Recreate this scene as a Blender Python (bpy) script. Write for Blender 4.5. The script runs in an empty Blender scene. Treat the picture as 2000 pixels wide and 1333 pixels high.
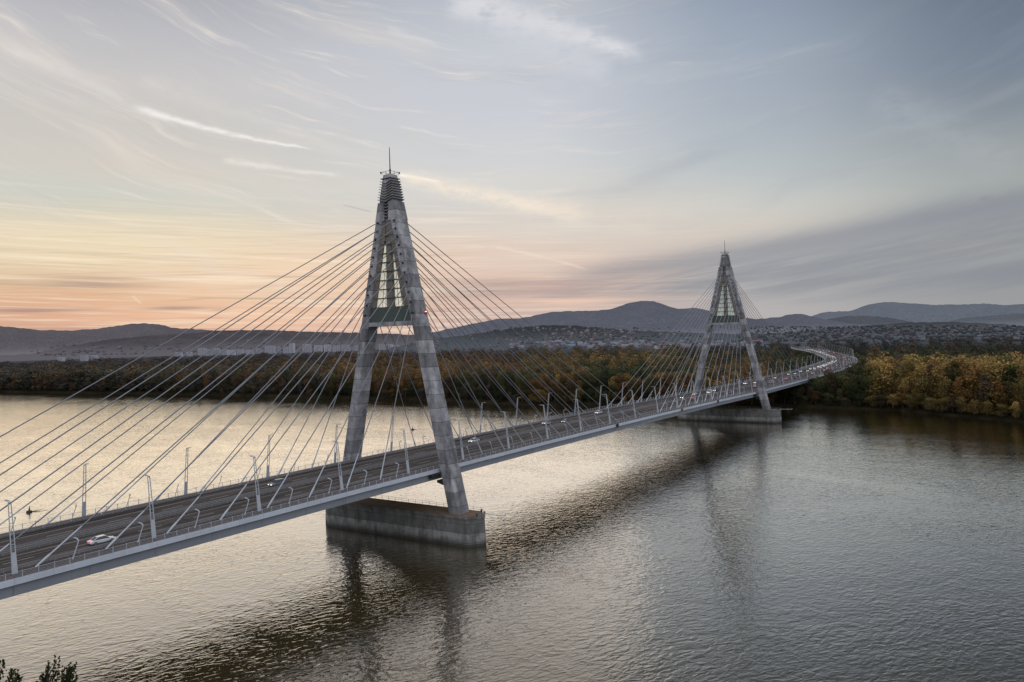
import bpy, bmesh, math, random
import numpy as np
from mathutils import Vector, Matrix
random.seed(7); RNG = np.random.default_rng(7)
S = bpy.context.scene
COL = S.collection
WZ = 1.5                                   # water level
# ------------------------------------------------------------------ camera
CAMP = Vector((-152.326, -156.767, 60.071))
FW = Vector((0.8060814, 0.5917844, -0.0048890))
RT = Vector((0.5914523, -0.8058591, -0.0278432))
UP = Vector((0.0204170, -0.0195523, 0.9996003))
FPX = 1360.2
cd = bpy.data.cameras.new('camera'); cam = bpy.data.objects.new('camera', cd); COL.objects.link(cam)
m = Matrix.Identity(4)
for i in range(3):
    m[i][0] = RT[i]; m[i][1] = UP[i]; m[i][2] = -FW[i]; m[i][3] = CAMP[i]
cam.matrix_world = m
cd.sensor_width = 36; cd.lens = 36*FPX/2000; cd.clip_start = 1; cd.clip_end = 60000
S.camera = cam
S.render.resolution_x = 1024; S.render.resolution_y = 682
S.view_settings.view_transform = 'Standard'; S.view_settings.look = 'None'; S.view_settings.exposure = 0
YAW = math.atan2(FW.y, FW.x)
def bearing(px, py):                       # photo direction -> (degrees right of view axis, elevation)
    d = FW + RT*((px-1000)/FPX) - UP*((py-666.5)/FPX); d.normalize()
    return -math.degrees(math.atan2(d.y, d.x)-YAW), math.degrees(math.asin(d.z))
def at(px, py, D):                         # point at horizontal distance D along a sight direction
    d = FW + RT*((px-1000)/FPX) - UP*((py-666.5)/FPX)
    return CAMP + d*(D/math.hypot(d.x, d.y))
def pxof(x, y, z=20):
    d = Vector((x, y, z))-CAMP; w = d.dot(FW)
    return 1000+FPX*d.dot(RT)/w, 666.5-FPX*d.dot(UP)/w
# ------------------------------------------------------------------ helpers
def tag(o, label=None, cat=None, group=None, kind=None):
    if label: o['label'] = label
    if cat: o['category'] = cat
    if group: o['group'] = group
    if kind: o['kind'] = kind
    return o
def empty(name, loc=(0, 0, 0), rz=0):
    o = bpy.data.objects.new(name, None); COL.objects.link(o); o.location = loc; o.rotation_euler = (0, 0, rz)
    o.empty_display_size = .5; return o
def link(name, me, mat, parent=None):
    o = bpy.data.objects.new(name, me); COL.objects.link(o)
    if mat is not None: me.materials.append(mat)
    o.parent = parent; return o
class MB:
    def __init__(s): s.v = []; s.f = []
    def quadbox(s, a, b):                  # a,b: 4 corner lists (same winding), prism between
        n = len(s.v); k = len(a); s.v += [tuple(p) for p in a]+[tuple(p) for p in b]
        s.f.append(tuple(n+i for i in reversed(range(k)))); s.f.append(tuple(n+k+i for i in range(k)))
        for i in range(k): j = (i+1) % k; s.f.append((n+i, n+j, n+k+j, n+k+i))
        return s
    def box(s, x0, x1, y0, y1, z0, z1):
        return s.quadbox([(x0, y0, z0), (x1, y0, z0), (x1, y1, z0), (x0, y1, z0)], [(x0, y0, z1), (x1, y0, z1), (x1, y1, z1), (x0, y1, z1)])
    def tube(s, p, q, r, n=6, r2=None):
        p = Vector(p); q = Vector(q); d = (q-p).normalized(); r2 = r if r2 is None else r2
        a = d.orthogonal().normalized(); b = d.cross(a)
        A = [p+(a*math.cos(t)+b*math.sin(t))*r for t in [2*math.pi*i/n+.3 for i in range(n)]]
        B = [q+(a*math.cos(t)+b*math.sin(t))*r2 for t in [2*math.pi*i/n+.3 for i in range(n)]]
        return s.quadbox(A, B)
    def bar(s, p, q, w, h, up=(0, 0, 1)):
        p = Vector(p); q = Vector(q); d = (q-p).normalized(); a = d.cross(Vector(up)).normalized(); b = a.cross(d)
        c = [(-1, -1), (1, -1), (1, 1), (-1, 1)]
        return s.quadbox([p+a*(i*w/2)+b*(j*h/2) for i, j in c], [q+a*(i*w/2)+b*(j*h/2) for i, j in c])
    def quad(s, *P):
        n = len(s.v); s.v += [tuple(p) for p in P]; s.f.append(tuple(range(n, n+len(P)))); return s
    def build(s, name, mat, parent=None, bevel=0, smooth=False):
        me = bpy.data.meshes.new(name); me.from_pydata(s.v, [], s.f); me.update()
        bm = bmesh.new(); bm.from_mesh(me); bmesh.ops.recalc_face_normals(bm, faces=bm.faces); bm.to_mesh(me); bm.free()
        if smooth:
            for p in me.polygons: p.use_smooth = True
        o = link(name, me, mat, parent)
        if bevel:
            b = o.modifiers.new('bevel', 'BEVEL'); b.width = bevel; b.segments = 1
        return o
def np_mesh(name, V, F, mat, parent=None, cols=None, smooth=False):
    me = bpy.data.meshes.new(name); k = F.shape[1]
    me.vertices.add(len(V)); me.vertices.foreach_set('co', V.astype(np.float32).ravel())
    me.loops.add(F.size); me.loops.foreach_set('vertex_index', F.astype(np.int32).ravel())
    me.polygons.add(len(F)); me.polygons.foreach_set('loop_start', (np.arange(len(F))*k).astype(np.int32))
    me.update(calc_edges=True)
    if cols is not None:
        a = me.color_attributes.new('tint', 'FLOAT_COLOR', 'POINT')
        c = np.ones((len(V), 4), np.float32); c[:, :3] = cols; a.data.foreach_set('color', c.ravel())
    if smooth: me.polygons.foreach_set('use_smooth', np.ones(len(F), bool))
    return link(name, me, mat, parent)
def copy_tree(o, parent=None):
    c = o.copy(); COL.objects.link(c)
    if parent is not None: c.parent = parent
    for ch in list(o.children): copy_tree(ch, c)
    return c
# ------------------------------------------------------------------ node maths
class NT:
    def __init__(s, tree): s.t = tree; s.N = tree.nodes; s.L = tree.links
    def new(s, ty, **k):
        n = s.N.new(ty)
        for a, b in k.items(): setattr(n, a, b)
        return n
    def put(s, sock, v):
        if isinstance(v, E_): v = v.o
        if isinstance(v, bpy.types.NodeSocket): s.L.new(v, sock)
        elif isinstance(v, (tuple, list)):
            d = len(sock.default_value); v = list(v)
            sock.default_value = (v+[1.0])[:d] if len(v) < d else v[:d]
        else: sock.default_value = v
    def math(s, op, a, b=None, c=None, clamp=False):
        n = s.new('ShaderNodeMath', operation=op); n.use_clamp = clamp
        s.put(n.inputs[0], a)
        if b is not None: s.put(n.inputs[1], b)
        if c is not None: s.put(n.inputs[2], c)
        return E_(s, n.outputs[0])
    def mix(s, f, a, b, bt='MIX'):
        n = s.new('ShaderNodeMix', data_type='RGBA', blend_type=bt); n.clamp_factor = True
        s.put(n.inputs[0], f); s.put(n.inputs[6], a); s.put(n.inputs[7], b); return E_(s, n.outputs[2])
    def ramp(s, f, pts, interp='LINEAR'):
        n = s.new('ShaderNodeValToRGB'); r = n.color_ramp; r.interpolation = interp
        while len(r.elements) < len(pts): r.elements.new(.5)
        for e, (p, c) in zip(r.elements, pts): e.position = p; e.color = tuple(c)+(1,) if isinstance(c, (tuple, list)) else (c, c, c, 1)
        s.put(n.inputs[0], f); return E_(s, n.outputs[0])
    def noise(s, vec, scale=1, detail=3, rough=.5, dist=0, out=0):
        n = s.new('ShaderNodeTexNoise'); s.put(n.inputs['Vector'], vec)
        n.inputs['Scale'].default_value = scale; n.inputs['Detail'].default_value = detail
        n.inputs['Roughness'].default_value = rough; n.inputs['Distortion'].default_value = dist
        return E_(s, n.outputs[out])
    def xyz(s, x, y, z=0):
        n = s.new('ShaderNodeCombineXYZ'); s.put(n.inputs[0], x); s.put(n.inputs[1], y); s.put(n.inputs[2], z); return E_(s, n.outputs[0])
    def sep(s, v):
        n = s.new('ShaderNodeSeparateXYZ'); s.put(n.inputs[0], v); return [E_(s, n.outputs[i]) for i in range(3)]
    def sstep(s, x, a, b):
        n = s.new('ShaderNodeMapRange', interpolation_type='SMOOTHSTEP'); s.put(n.inputs[0], x)
        lo, hi, t0, t1 = (a, b, 0, 1) if a < b else (b, a, 1, 0)
        n.inputs[1].default_value = lo; n.inputs[2].default_value = hi; n.inputs[3].default_value = t0; n.inputs[4].default_value = t1
        return E_(s, n.outputs[0])
class E_:
    def __init__(s, nt, o): s.nt = nt; s.o = o
    def __add__(s, b): return s.nt.math('ADD', s, b)
    __radd__ = __add__
    def __mul__(s, b): return s.nt.math('MULTIPLY', s, b)
    __rmul__ = __mul__
    def __sub__(s, b): return s.nt.math('SUBTRACT', s, b)
    def __rsub__(s, b): return s.nt.math('SUBTRACT', b, s)
    def __truediv__(s, b): return s.nt.math('DIVIDE', s, b)
def lin(r, g, b):
    f = lambda c: (c/255/12.92) if c/255 <= .04045 else ((c/255+.055)/1.055)**2.4
    return (f(r), f(g), f(b))
# ------------------------------------------------------------------ materials
def mat(name, base, rough=.7, metal=0, var=.15, scale=1.0, spec=.3, emit=None, estr=0, bump=0, bscale=8, objcol=False, obj_coords=False):
    M = bpy.data.materials.new(name); M.use_nodes = True; nt = NT(M.node_tree)
    P = nt.N['Principled BSDF']
    if obj_coords:
        g = nt.new('ShaderNodeTexCoord').outputs['Object']
    else: g = nt.new('ShaderNodeNewGeometry').outputs['Position']
    n = nt.noise(g, scale, 4, .6)
    c = nt.mix(n, tuple(x*(1-var) for x in base), tuple(min(1, x*(1+var)) for x in base))
    if objcol:
        oi = nt.new('ShaderNodeObjectInfo'); c = nt.mix(1.0, c, oi.outputs['Color'], 'MULTIPLY')
    nt.put(P.inputs['Base Color'], c); P.inputs['Roughness'].default_value = rough; P.inputs['Metallic'].default_value = metal
    P.inputs['Specular IOR Level'].default_value = spec
    if emit: P.inputs['Emission Color'].default_value = (*emit, 1); P.inputs['Emission Strength'].default_value = estr
    if bump:
        b = nt.new('ShaderNodeBump'); b.inputs['Strength'].default_value = bump; b.inputs['Distance'].default_value = .05
        nt.put(b.inputs['Height'], nt.noise(g, bscale, 3)); nt.L.new(b.outputs[0], P.inputs['Normal'])
    return M
def concrete(name, base, dark, seg=4.0, stain=.5):
    M = bpy.data.materials.new(name); M.use_nodes = True; nt = NT(M.node_tree); P = nt.N['Principled BSDF']
    g = nt.new('ShaderNodeNewGeometry').outputs['Position']; x, y, z = nt.sep(g)
    big = nt.noise(nt.xyz(x*.35, y*.35, z*.16), 1, 5, .65)
    fine = nt.noise(g, 1.6, 4, .7); tide = nt.sstep(z + (nt.noise(nt.xyz(x*.5, y*.5, 0), 1, 4)-.5)*1.6, 4.2, 2.4)
    streak = nt.noise(nt.xyz(x*1.9, y*1.9, z*.06), 1, 4, .65)
    # casting joints: every lift of the formwork, each lift a slightly different grey
    q = z/seg; fr = nt.math('FRACT', q)
    joint = nt.math('LESS_THAN', fr, .035)
    lift = nt.new('ShaderNodeTexWhiteNoise', noise_dimensions='1D'); nt.put(lift.inputs['W'], nt.math('FLOOR', q))
    pan = nt.new('ShaderNodeTexWhiteNoise', noise_dimensions='3D'); nt.put(pan.inputs['Vector'], nt.xyz(nt.math('FLOOR', x*.5+y*.42), nt.math('FLOOR', q*2), 1))
    c = nt.mix(nt.sstep(big, .32, .64), dark, base)
    c = nt.mix(nt.sstep(E_(nt, pan.outputs[0]), .3, 1.0)*.32, c, tuple(v*.9 for v in dark))
    blot = nt.noise(g, .55, 5, .7); c = nt.mix(nt.sstep(blot, .54, .72)*.45, c, tuple(v*.45 for v in dark)); c = nt.mix(nt.sstep(blot, .44, .30)*.35, c, tuple(min(.6, v*1.35) for v in base))
    c = nt.mix(nt.sstep(streak, .5, .78)*stain, c, tuple(v*.38 for v in dark))
    c = nt.mix(nt.sstep(fine, .3, .7)*.55, c, tuple(v*.62 for v in base))
    c = nt.mix(nt.sstep(E_(nt, lift.outputs[0]), .25, .95)*.55, c, tuple(v*.55 for v in dark))
    c = nt.mix(tide*.5, c, (.045, .042, .030)); c = nt.mix(nt.sstep(z, 2.35, 2.1)*.6, c, (.02, .02, .015))
    c = nt.mix(joint*.75, c, tuple(v*.3 for v in dark))
    nt.put(P.inputs['Base Color'], c); P.inputs['Roughness'].default_value = .9; P.inputs['Specular IOR Level'].default_value = .2
    b = nt.new('ShaderNodeBump'); b.inputs['Strength'].default_value = .5; b.inputs['Distance'].default_value = .12
    nt.put(b.inputs['Height'], fine); nt.L.new(b.outputs[0], P.inputs['Normal'])
    return M
K = {}
K['pylon'] = concrete('pylon_concrete', (.60, .59, .60), (.14, .138, .146))
K['pier'] = concrete('pier_concrete', (.44, .43, .41), (.12, .12, .105), 2.6, .8)
K['rusty_top'] = mat('pier_top', (.17, .11, .07), .95, var=.5, scale=.6)
K['soffit'] = mat('soffit_steel', (.05, .05, .055), .8)
K['steel'] = mat('painted_steel', (.56, .60, .66), .45, .0, .1, .5, .4)
K['girder'] = mat('girder_steel', (.27, .29, .325), .5, .0, .12, .3, .35)
K['cable'] = mat('cable_sheath', (.20, .215, .245), .4, 0, .06, .2, .5)
K['white'] = mat('galvanised_white', (.48, .51, .55), .45, .1, .08, 1, .4)
K['guard'] = mat('weathered_guard_rail', (.27, .265, .27), .7, .2, .2, 1, .3)
K['rail'] = mat('galvanised_rail', (.28, .30, .32), .5, .3, .15, 1, .4)
K['dark'] = mat('dark_metal', (.04, .04, .045), .6, .2, .2, 2)
K['green_panel'] = mat('dark_green_panel', (.075, .095, .08), .6, 0, .4, 1.2)
K['lattice'] = mat('inner_lattice_wall', (.20, .175, .15), .8, 0, .65, 1.2)
K['line'] = mat('road_paint', (.42, .40, .38), .7, 0, .25, 2)
K['leafbark'] = mat('bark', (.10, .085, .065), .9, 0, .3, 2)
K['tyre'] = mat('tyre_rubber', (.02, .02, .022), .8)
K['carglass'] = mat('car_glass', (.02, .025, .03), .08, 0, .1, 1, .7)
K['carpaint'] = mat('car_paint', (1, 1, 1), .25, 0, .03, 1, .6, objcol=True)
K['headlamp'] = mat('headlamp_lit', (.9, .9, .85), .2, emit=(1, .93, .80), estr=4.5)
K['taillamp'] = mat('taillamp_lit', (.5, .02, .02), .3, emit=(1, .08, .1), estr=2.2)
K['redlamp'] = mat('obstruction_lamp', (.5, .06, .06), .5, emit=(1, .12, .1), estr=.12)
for _k in ('headlamp', 'taillamp'):
    _t = NT(K[_k].node_tree); _p = _t.N['Principled BSDF']; _oi = _t.new('ShaderNodeObjectInfo'); _s = _p.inputs['Emission Strength'].default_value
    _t.put(_p.inputs['Emission Strength'], _t.sep(_oi.outputs['Color'])[0]*_s)
K['housewall'] = mat('house_render', (.9, .9, .9), .9, objcol=True, var=.15, scale=.1)
K['roof'] = mat('roof_tile', (.13, .105, .105), .9, var=.4, scale=.3)
K['window'] = mat('far_window', (.10, .11, .13), .3)
def plated(name, base, step):
    M = bpy.data.materials.new(name); M.use_nodes = True; nt = NT(M.node_tree); P = nt.N['Principled BSDF']
    g = nt.new('ShaderNodeNewGeometry').outputs['Position']; x, y, z = nt.sep(g)
    c = nt.mix(nt.noise(g, .25, 5, .65), tuple(v*.8 for v in base), tuple(v*1.15 for v in base))
    st = nt.noise(nt.xyz(x*1.6, 0, z*.12), 1, 4, .7); c = nt.mix(nt.sstep(st, .52, .8)*.55, c, tuple(v*.5 for v in base))
    f = nt.math('LESS_THAN', nt.math('FRACT', x*(1/step)), .014); c = nt.mix(f*.45, c, tuple(v*.35 for v in base))
    wn = nt.new('ShaderNodeTexWhiteNoise', noise_dimensions='1D'); nt.put(wn.inputs['W'], nt.math('FLOOR', x*(1/step))); c = nt.mix(E_(nt, wn.outputs[0])*.22, c, tuple(v*.6 for v in base))
    nt.put(P.inputs['Base Color'], c); P.inputs['Roughness'].default_value = .5; P.inputs['Specular IOR Level'].default_value = .35
    return M
K['steel'] = plated('painted_steel', (.58, .62, .68), 6.0); K['girder'] = plated('girder_steel', (.30, .32, .355), 12.0)
def asphalt():
    M = bpy.data.materials.new('asphalt'); M.use_nodes = True; nt = NT(M.node_tree); P = nt.N['Principled BSDF']
    g = nt.new('ShaderNodeNewGeometry').outputs['Position']; x, y, z = nt.sep(g)
    a = nt.noise(nt.xyz(x*.03, y*1.1, 0), 1, 4, .6); b = nt.noise(nt.xyz(x*.12, y*.5, 3), 1, 5, .65); c = nt.noise(g, 3, 3)
    col = nt.mix(nt.sstep(a, .40, .62), (.026, .021, .020), (.120, .098, .088))
    a2 = nt.noise(nt.xyz(x*.015, y*2.6, 5), 1, 3, .6); col = nt.mix(nt.sstep(a2, .48, .66)*.6, col, (.020, .018, .018))
    col = nt.mix(nt.sstep(b, .5, .75)*.5, col, (.13, .105, .095)); col = nt.mix(c*.35, col, (.035, .03, .03))
    jn = nt.math('LESS_THAN', nt.math('FRACT', x*(1/36.0)), .012); col = nt.mix(jn*.8, col, (.012, .012, .012))
    ay = nt.math('ABSOLUTE', y); col = nt.mix(nt.math('LESS_THAN', ay, .62)*.7, col, (.15, .135, .125))
    nt.put(P.inputs['Base Color'], col); P.inputs['Roughness'].default_value = .85; P.inputs['Specular IOR Level'].default_value = .2
    return M
K['asphalt'] = asphalt()
K['walk'] = mat('walkway_surface', (.085, .07, .066), .9, var=.3, scale=1.5)
def glazing(name, col, s):
    M = bpy.data.materials.new(name); M.use_nodes = True; nt = NT(M.node_tree); P = nt.N['Principled BSDF']
    g = nt.new('ShaderNodeNewGeometry').outputs['Position']; x, y, z = nt.sep(g)
    n = nt.noise(nt.xyz(x, y*2.2, z*.35), 1, 3, .6)
    c = nt.mix(n, tuple(v*.55 for v in col), tuple(min(1, v*1.25) for v in col))
    nt.put(P.inputs['Base Color'], (.4, .4, .36)); nt.put(P.inputs['Emission Color'], c); P.inputs['Emission Strength'].default_value = s
    P.inputs['Roughness'].default_value = .25
    return M
K['glaze1'] = glazing('lit_glazing_warm', lin(240, 226, 204), .68)
K['glaze2'] = glazing('lit_glazing_cool', lin(205, 216, 208), .44)
def foliage():
    M = bpy.data.materials.new('foliage'); M.use_nodes = True; nt = NT(M.node_tree); P = nt.N['Principled BSDF']
    at_ = nt.new('ShaderNodeAttribute', attribute_name='tint'); oi = nt.new('ShaderNodeObjectInfo')
    c = nt.mix(1.0, at_.outputs['Color'], oi.outputs['Color'], 'MULTIPLY')
    nt.put(P.inputs['Base Color'], c); P.inputs['Roughness'].default_value = .85; P.inputs['Specular IOR Level'].default_value = .1
    t = nt.new('ShaderNodeBsdfTranslucent'); nt.put(t.inputs[0], c)
    mx = nt.new('ShaderNodeMixShader'); mx.inputs[0].default_value = .25
    nt.L.new(P.outputs[0], mx.inputs[1]); nt.L.new(t.outputs[0], mx.inputs[2])
    nt.L.new(mx.outputs[0], nt.N['Material Output'].inputs[0]); return M
K['leaf'] = foliage()

# ------------------------------------------------------------------ sky
def build_world():
    W = bpy.data.worlds.new('World'); S.world = W; W.use_nodes = True; nt = NT(W.node_tree)
    bg = nt.N['Background']
    tc = nt.new('ShaderNodeTexCoord'); dx, dy, dz = nt.sep(tc.outputs['Generated'])
    az = nt.math('ARCTAN2', dy, dx)
    a0 = YAW
    rel = (a0 - az)                                                  # radians to the right of the view axis
    rel = nt.math('WRAP', rel, math.pi, -math.pi)
    a = rel*57.29578
    e = nt.math('ARCSINE', nt.math('MINIMUM', nt.math('MAXIMUM', dz, -1), 1))*57.29578
    ep = nt.math('MAXIMUM', e, 0)
    t = ep*(1/40)
    R = lambda L: nt.ramp(t, [(p/40, lin(*c)) for p, c in L])
    left = R([(0, (184, 152, 146)), (1.0, (196, 158, 146)), (2.2, (216, 172, 148)), (3.9, (220, 186, 156)), (6, (228, 208, 178)), (7.6, (224, 208, 180)), (9.5, (208, 206, 192)), (11, (207, 209, 202)), (12.8, (212, 207, 199)), (15.7, (206, 203, 198)), (19, (206, 203, 202)), (22, (192, 192, 197)), (28, (150, 154, 165)), (40, (105, 115, 140))])
    cen = R([(0, (190, 170, 170)), (1.5, (204, 180, 176)), (3.3, (208, 182, 172)), (5, (222, 190, 176)), (6.5, (226, 202, 190)), (8.5, (219, 211, 204)), (10.6, (214, 212, 210)), (12.6, (218, 217, 214)), (14.6, (212, 214, 217)), (18.5, (205, 208, 216)), (22.2, (202, 206, 214)), (26, (188, 194, 204)), (31, (138, 146, 160)), (40, (110, 122, 146))])
    rmid = R([(0, (186, 180, 182)), (1.3, (184, 180, 181)), (3.7, (172, 173, 175)), (6.4, (178, 180, 182)), (8.2, (198, 199, 195)), (9.5, (199, 204, 202)), (13.3, (185, 193, 198)), (17, (172, 181, 192)), (20.5, (163, 174, 189)), (24, (149, 162, 180)), (30, (112, 122, 136)), (40, (96, 108, 134))])
    rig = R([(0, (160, 161, 163)), (1.8, (156, 158, 160)), (3.9, (150, 154, 158)), (5.3, (160, 161, 160)), (7.3, (158, 162, 165)), (9.7, (166, 172, 172)), (11.4, (160, 166, 168)), (14.6, (134, 144, 155)), (17.8, (119, 131, 148)), (20.9, (110, 122, 139)), (26, (76, 86, 100)), (40, (76, 88, 112))])
    col = nt.mix(nt.sstep(a, -30, -1), left, cen)
    col = nt.mix(nt.sstep(a, 1, 21), col, rmid)
    col = nt.mix(nt.sstep(a, 18, 37), col, rig)
    back = nt.sstep(nt.math('ABSOLUTE', a), 50, 110)
    col = nt.mix(back, col, R([(0, (120, 128, 145)), (10, (125, 134, 152)), (25, (110, 120, 142)), (40, (92, 104, 130))]))
    # nishita dusk sky as the clear blue behind everything
    sky = nt.new('ShaderNodeTexSky', sky_type='NISHITA'); sky.sun_disc = False
    sky.sun_elevation = math.radians(4); sky.sun_rotation = math.radians(90)-SUN_AZ; sky.altitude = 100
    sk = nt.mix(1.0, E_(nt, sky.outputs[0]), (.05, .05, .05), 'MULTIPLY')
    col = nt.mix(.05, col, sk)
    # fan-shaped coordinate for the cirrus
    v = e + a*.04 - a*a*.0050
    warp = nt.noise(nt.xyz(a*.06, e*.14, 1.7), 1, 3)
    v2 = v + (warp-.5)*5.0
    blob = lambda px, py, ra, re: nt.math('EXPONENT', ((a-bearing(px, py)[0])*(1/ra)*((a-bearing(px, py)[0])*(1/ra)) + (e-bearing(px, py)[1])*(1/re)*((e-bearing(px, py)[1])*(1/re)))*-1.0)
    # sun glow
    col = nt.mix(blob(600, 550, 12, 3.4)*.50, col, lin(250, 216, 184))
    col = nt.mix(blob(500, 625, 9, 1.1)*.40, col, lin(250, 204, 172))
    col = nt.mix(blob(200, 465, 12, 1.6)*.45, col, lin(250, 234, 200))
    col = nt.mix(blob(930, 500, 8, 2.4)*.25, col, lin(238, 208, 186))
    col = nt.mix(blob(60, 585, 10, 1.2)*.30, col, lin(228, 166, 128))
    # soft veils
    n1 = nt.noise(nt.xyz(a*.045, v2*.30, 0), 1, 5, .55); lit = nt.mix(nt.sstep(a, -20, 22), lin(232, 221, 210), lin(196, 200, 203))
    m1 = nt.sstep(n1, .50, .80)*nt.sstep(e, 1.5, 7)*nt.sstep(e, 34, 16)
    col = nt.mix(m1*.75*(nt.sstep(a, 26, -2)*.75+.25), col, lit)
    n1b = nt.noise(nt.xyz(a*.05, v2*.27, 9), 1, 5, .55)
    col = nt.mix(nt.sstep(n1b, .50, .78)*nt.sstep(e, 3, 10)*.30, col, nt.mix(nt.sstep(a, -20, 15), lin(186, 190, 192), lin(146, 156, 170)))
    # fine wisps
    n2 = nt.noise(nt.xyz(a*.10+4, v2*1.1, 5), 1, 6, .62)
    m2 = nt.sstep(n2, .54, .80)*nt.sstep(e, 5, 11)*nt.sstep(a, 20, -6)
    col = nt.mix(m2*.72, col, lin(240, 230, 220))
    n2b = nt.noise(nt.xyz(a*.16+9, v2*2.6, 15), 1, 7, .7)
    col = nt.mix(nt.sstep(n2b, .50, .72)*nt.sstep(n1, .42, .66)*nt.sstep(e, 6, 11)*nt.sstep(a, 30, -5)*.5, col, lin(238, 228, 218))
    # low horizontal streaks near the sunset
    n3 = nt.noise(nt.xyz(a*.055, e*1.9+a*.05, 2), 1, 6, .6)
    low = nt.sstep(e, 13, 6)*nt.sstep(a, 16, -6)
    col = nt.mix(nt.sstep(n3, .50, .72)*low*.7, col, lin(255, 236, 206))
    n4 = nt.noise(nt.xyz(a*.06+7, e*2.3+a*.03, 8), 1, 6, .62)
    col = nt.mix(nt.sstep(n4, .53, .74)*nt.sstep(e, 10, 4)*nt.sstep(a, 12, -10)*.75, col, nt.mix(nt.sstep(e, 1.5, 5.5), lin(176, 136, 128), lin(186, 176, 148)))
    n6 = nt.noise(nt.xyz(a*.10+3, e*5.2+a*.12, 21), 1, 7, .68)
    col = nt.mix(nt.sstep(n6, .48, .70)*nt.sstep(e, 13, 7)*nt.sstep(a, 26, 0)*.55, col, lin(250, 234, 216))
    n7 = nt.noise(nt.xyz(a*.09+13, e*4.4-a*.25, 31), 1, 7, .68)
    col = nt.mix(nt.sstep(n7, .50, .72)*nt.sstep(e, 12, 5)*nt.sstep(a, 24, -4)*.38, col, lin(186, 164, 148))
    # grey cloud bank fanning to the right
    def line(px0, py0, px1, py1): 
        A = bearing(px0, py0); B = bearing(px1, py1); s = (B[1]-A[1])/(B[0]-A[0]); return e - (a*s + (A[1]-s*A[0]))
    ragged = (nt.noise(nt.xyz(a*.09, v2*.8, 3), 1, 5, .6)-.5)
    up_ = line(930, 580, 2000, 408); lo_ = line(930, 596, 2000, 560)
    ins = nt.sstep(up_ + ragged*2.0, .45, -.9)*nt.sstep(lo_ + ragged*2.4, -1.2, 1.2)*nt.sstep(a, -5, 12)
    n5 = nt.noise(nt.xyz(a*.07, (e - a*.14)*1.0, 12), 1, 6, .6)
    col = nt.mix(ins*nt.sstep(n5, .30, .62)*.62, col, lin(136, 140, 149))
    band = nt.math('EXPONENT', nt.math('POWER', (up_+ragged*1.0-.6)*1.1, 2)*-1.0)*nt.sstep(a, 1, 9)
    col = nt.mix(band*.62, col, lin(134, 138, 149))
    col = nt.mix(blob(1230, 425, 11, 2.0)*.55, col, lin(224, 214, 202))
    band2 = nt.math('EXPONENT', nt.math('POWER', (up_+ragged*.7-2.2)*.75, 2)*-1.0)*nt.sstep(a, -12, 2)*nt.sstep(a, 34, 12)
    col = nt.mix(band2*.45, col, lin(222, 206, 192))
    col = nt.mix(blob(1100, 588, 6.5, .42)*nt.sstep(n3, .36, .6)*.8, col, lin(240, 204, 182))
    col = nt.mix(blob(1180, 603, 8, .5)*.35, col, lin(206, 184, 176))
    # mauve-grey shelf under the peach at centre
    col = nt.mix(blob(990, 562, 7, .75)*nt.sstep(n4, .25, .6)*.75, col, lin(168, 148, 148))
    # small dark clouds low on the left
    for (px, py, ra, re, k, c) in ((350, 602, 2.2, .18, .75, (150, 120, 118)), (60, 607, 3.0, .20, .6, (160, 126, 122)), (190, 553, 3.2, .5, .55, (150, 130, 126)), (430, 608, .6, .2, .5, (165, 125, 120)), (1925, 388, .35, .2, .4, (140, 140, 145))):
        col = nt.mix(blob(px, py, ra, re)*nt.sstep(n4, .30, .55)*k, col, lin(*c))
    # vapour trails
    def seg(px0, py0, px1, py1, w0, w1, k, c, bow=0, rag=0):
        nonlocal col
        A = bearing(px0, py0); B = bearing(px1, py1); ux, uy = B[0]-A[0], B[1]-A[1]; Ln = math.hypot(ux, uy); ux /= Ln; uy /= Ln
        s_ = ((a-A[0])*ux + (e-A[1])*uy)*(1/Ln); d_ = (a-A[0])*(-uy) + (e-A[1])*ux
        if bow: d_ = d_ - s_*(1-s_)*4*bow
        if rag: d_ = d_ + (nt.noise(nt.xyz(a*1.1, e*1.1, 3), 1, 4)-.5)*rag
        w = s_*(w1-w0)+w0
        g = nt.math('EXPONENT', nt.math('POWER', d_/w, 2)*-1.0)
        ends = nt.sstep(s_, -.02, .10)*nt.sstep(s_, 1.02, .86)
        br = nt.sstep(nt.noise(nt.xyz(a*.5, e*1.5, 6), 1, 4, .6), .2, .55) if rag else 1.0
        col = nt.mix(g*ends*br*k, col, lin(*c))
    seg(255, 207, 615, 292, .26, .08, .85, (246, 242, 238), -.22, .25)
    seg(0, 85, 260, 208, .35, .2, .35, (225, 222, 220), .2, .5)
    seg(260, 150, 640, 275, .6, .3, .25, (222, 218, 214), 0, .9)
    seg(430, 312, 670, 345, .22, .15, .55, (242, 236, 228), 0, .35)
    seg(776, 341, 862, 356, .16, .09, .9, (255, 250, 240))
    seg(775, 343, 1160, 425, .45, .8, .85, (244, 231, 214), 0, .6)
    seg(1050, 400, 1290, 450, .7, .9, .4, (226, 214, 202), 0, .9)
    seg(868, -6, 1262, 112, 1.2, .45, .85, (220, 220, 224), .3, .9)
    seg(960, 30, 1200, 150, 1.6, 1.0, .5, (210, 212, 219), 0, 1.0)
    seg(755, 55, 860, 90, .3, .2, .4, (214, 216, 222), 0, .4)
    seg(668, 400, 728, 415, .05, .05, .38, (160, 152, 152))
    seg(955, 480, 1150, 528, .13, .09, .45, (244, 224, 206), .15, .15)
    seg(258, 578, 276, 594, .08, .06, .5, (250, 220, 190))
    seg(1700, 180, 1990, 330, 1.2, 1.2, .22, (182, 188, 194), 0, 1.5)
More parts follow.
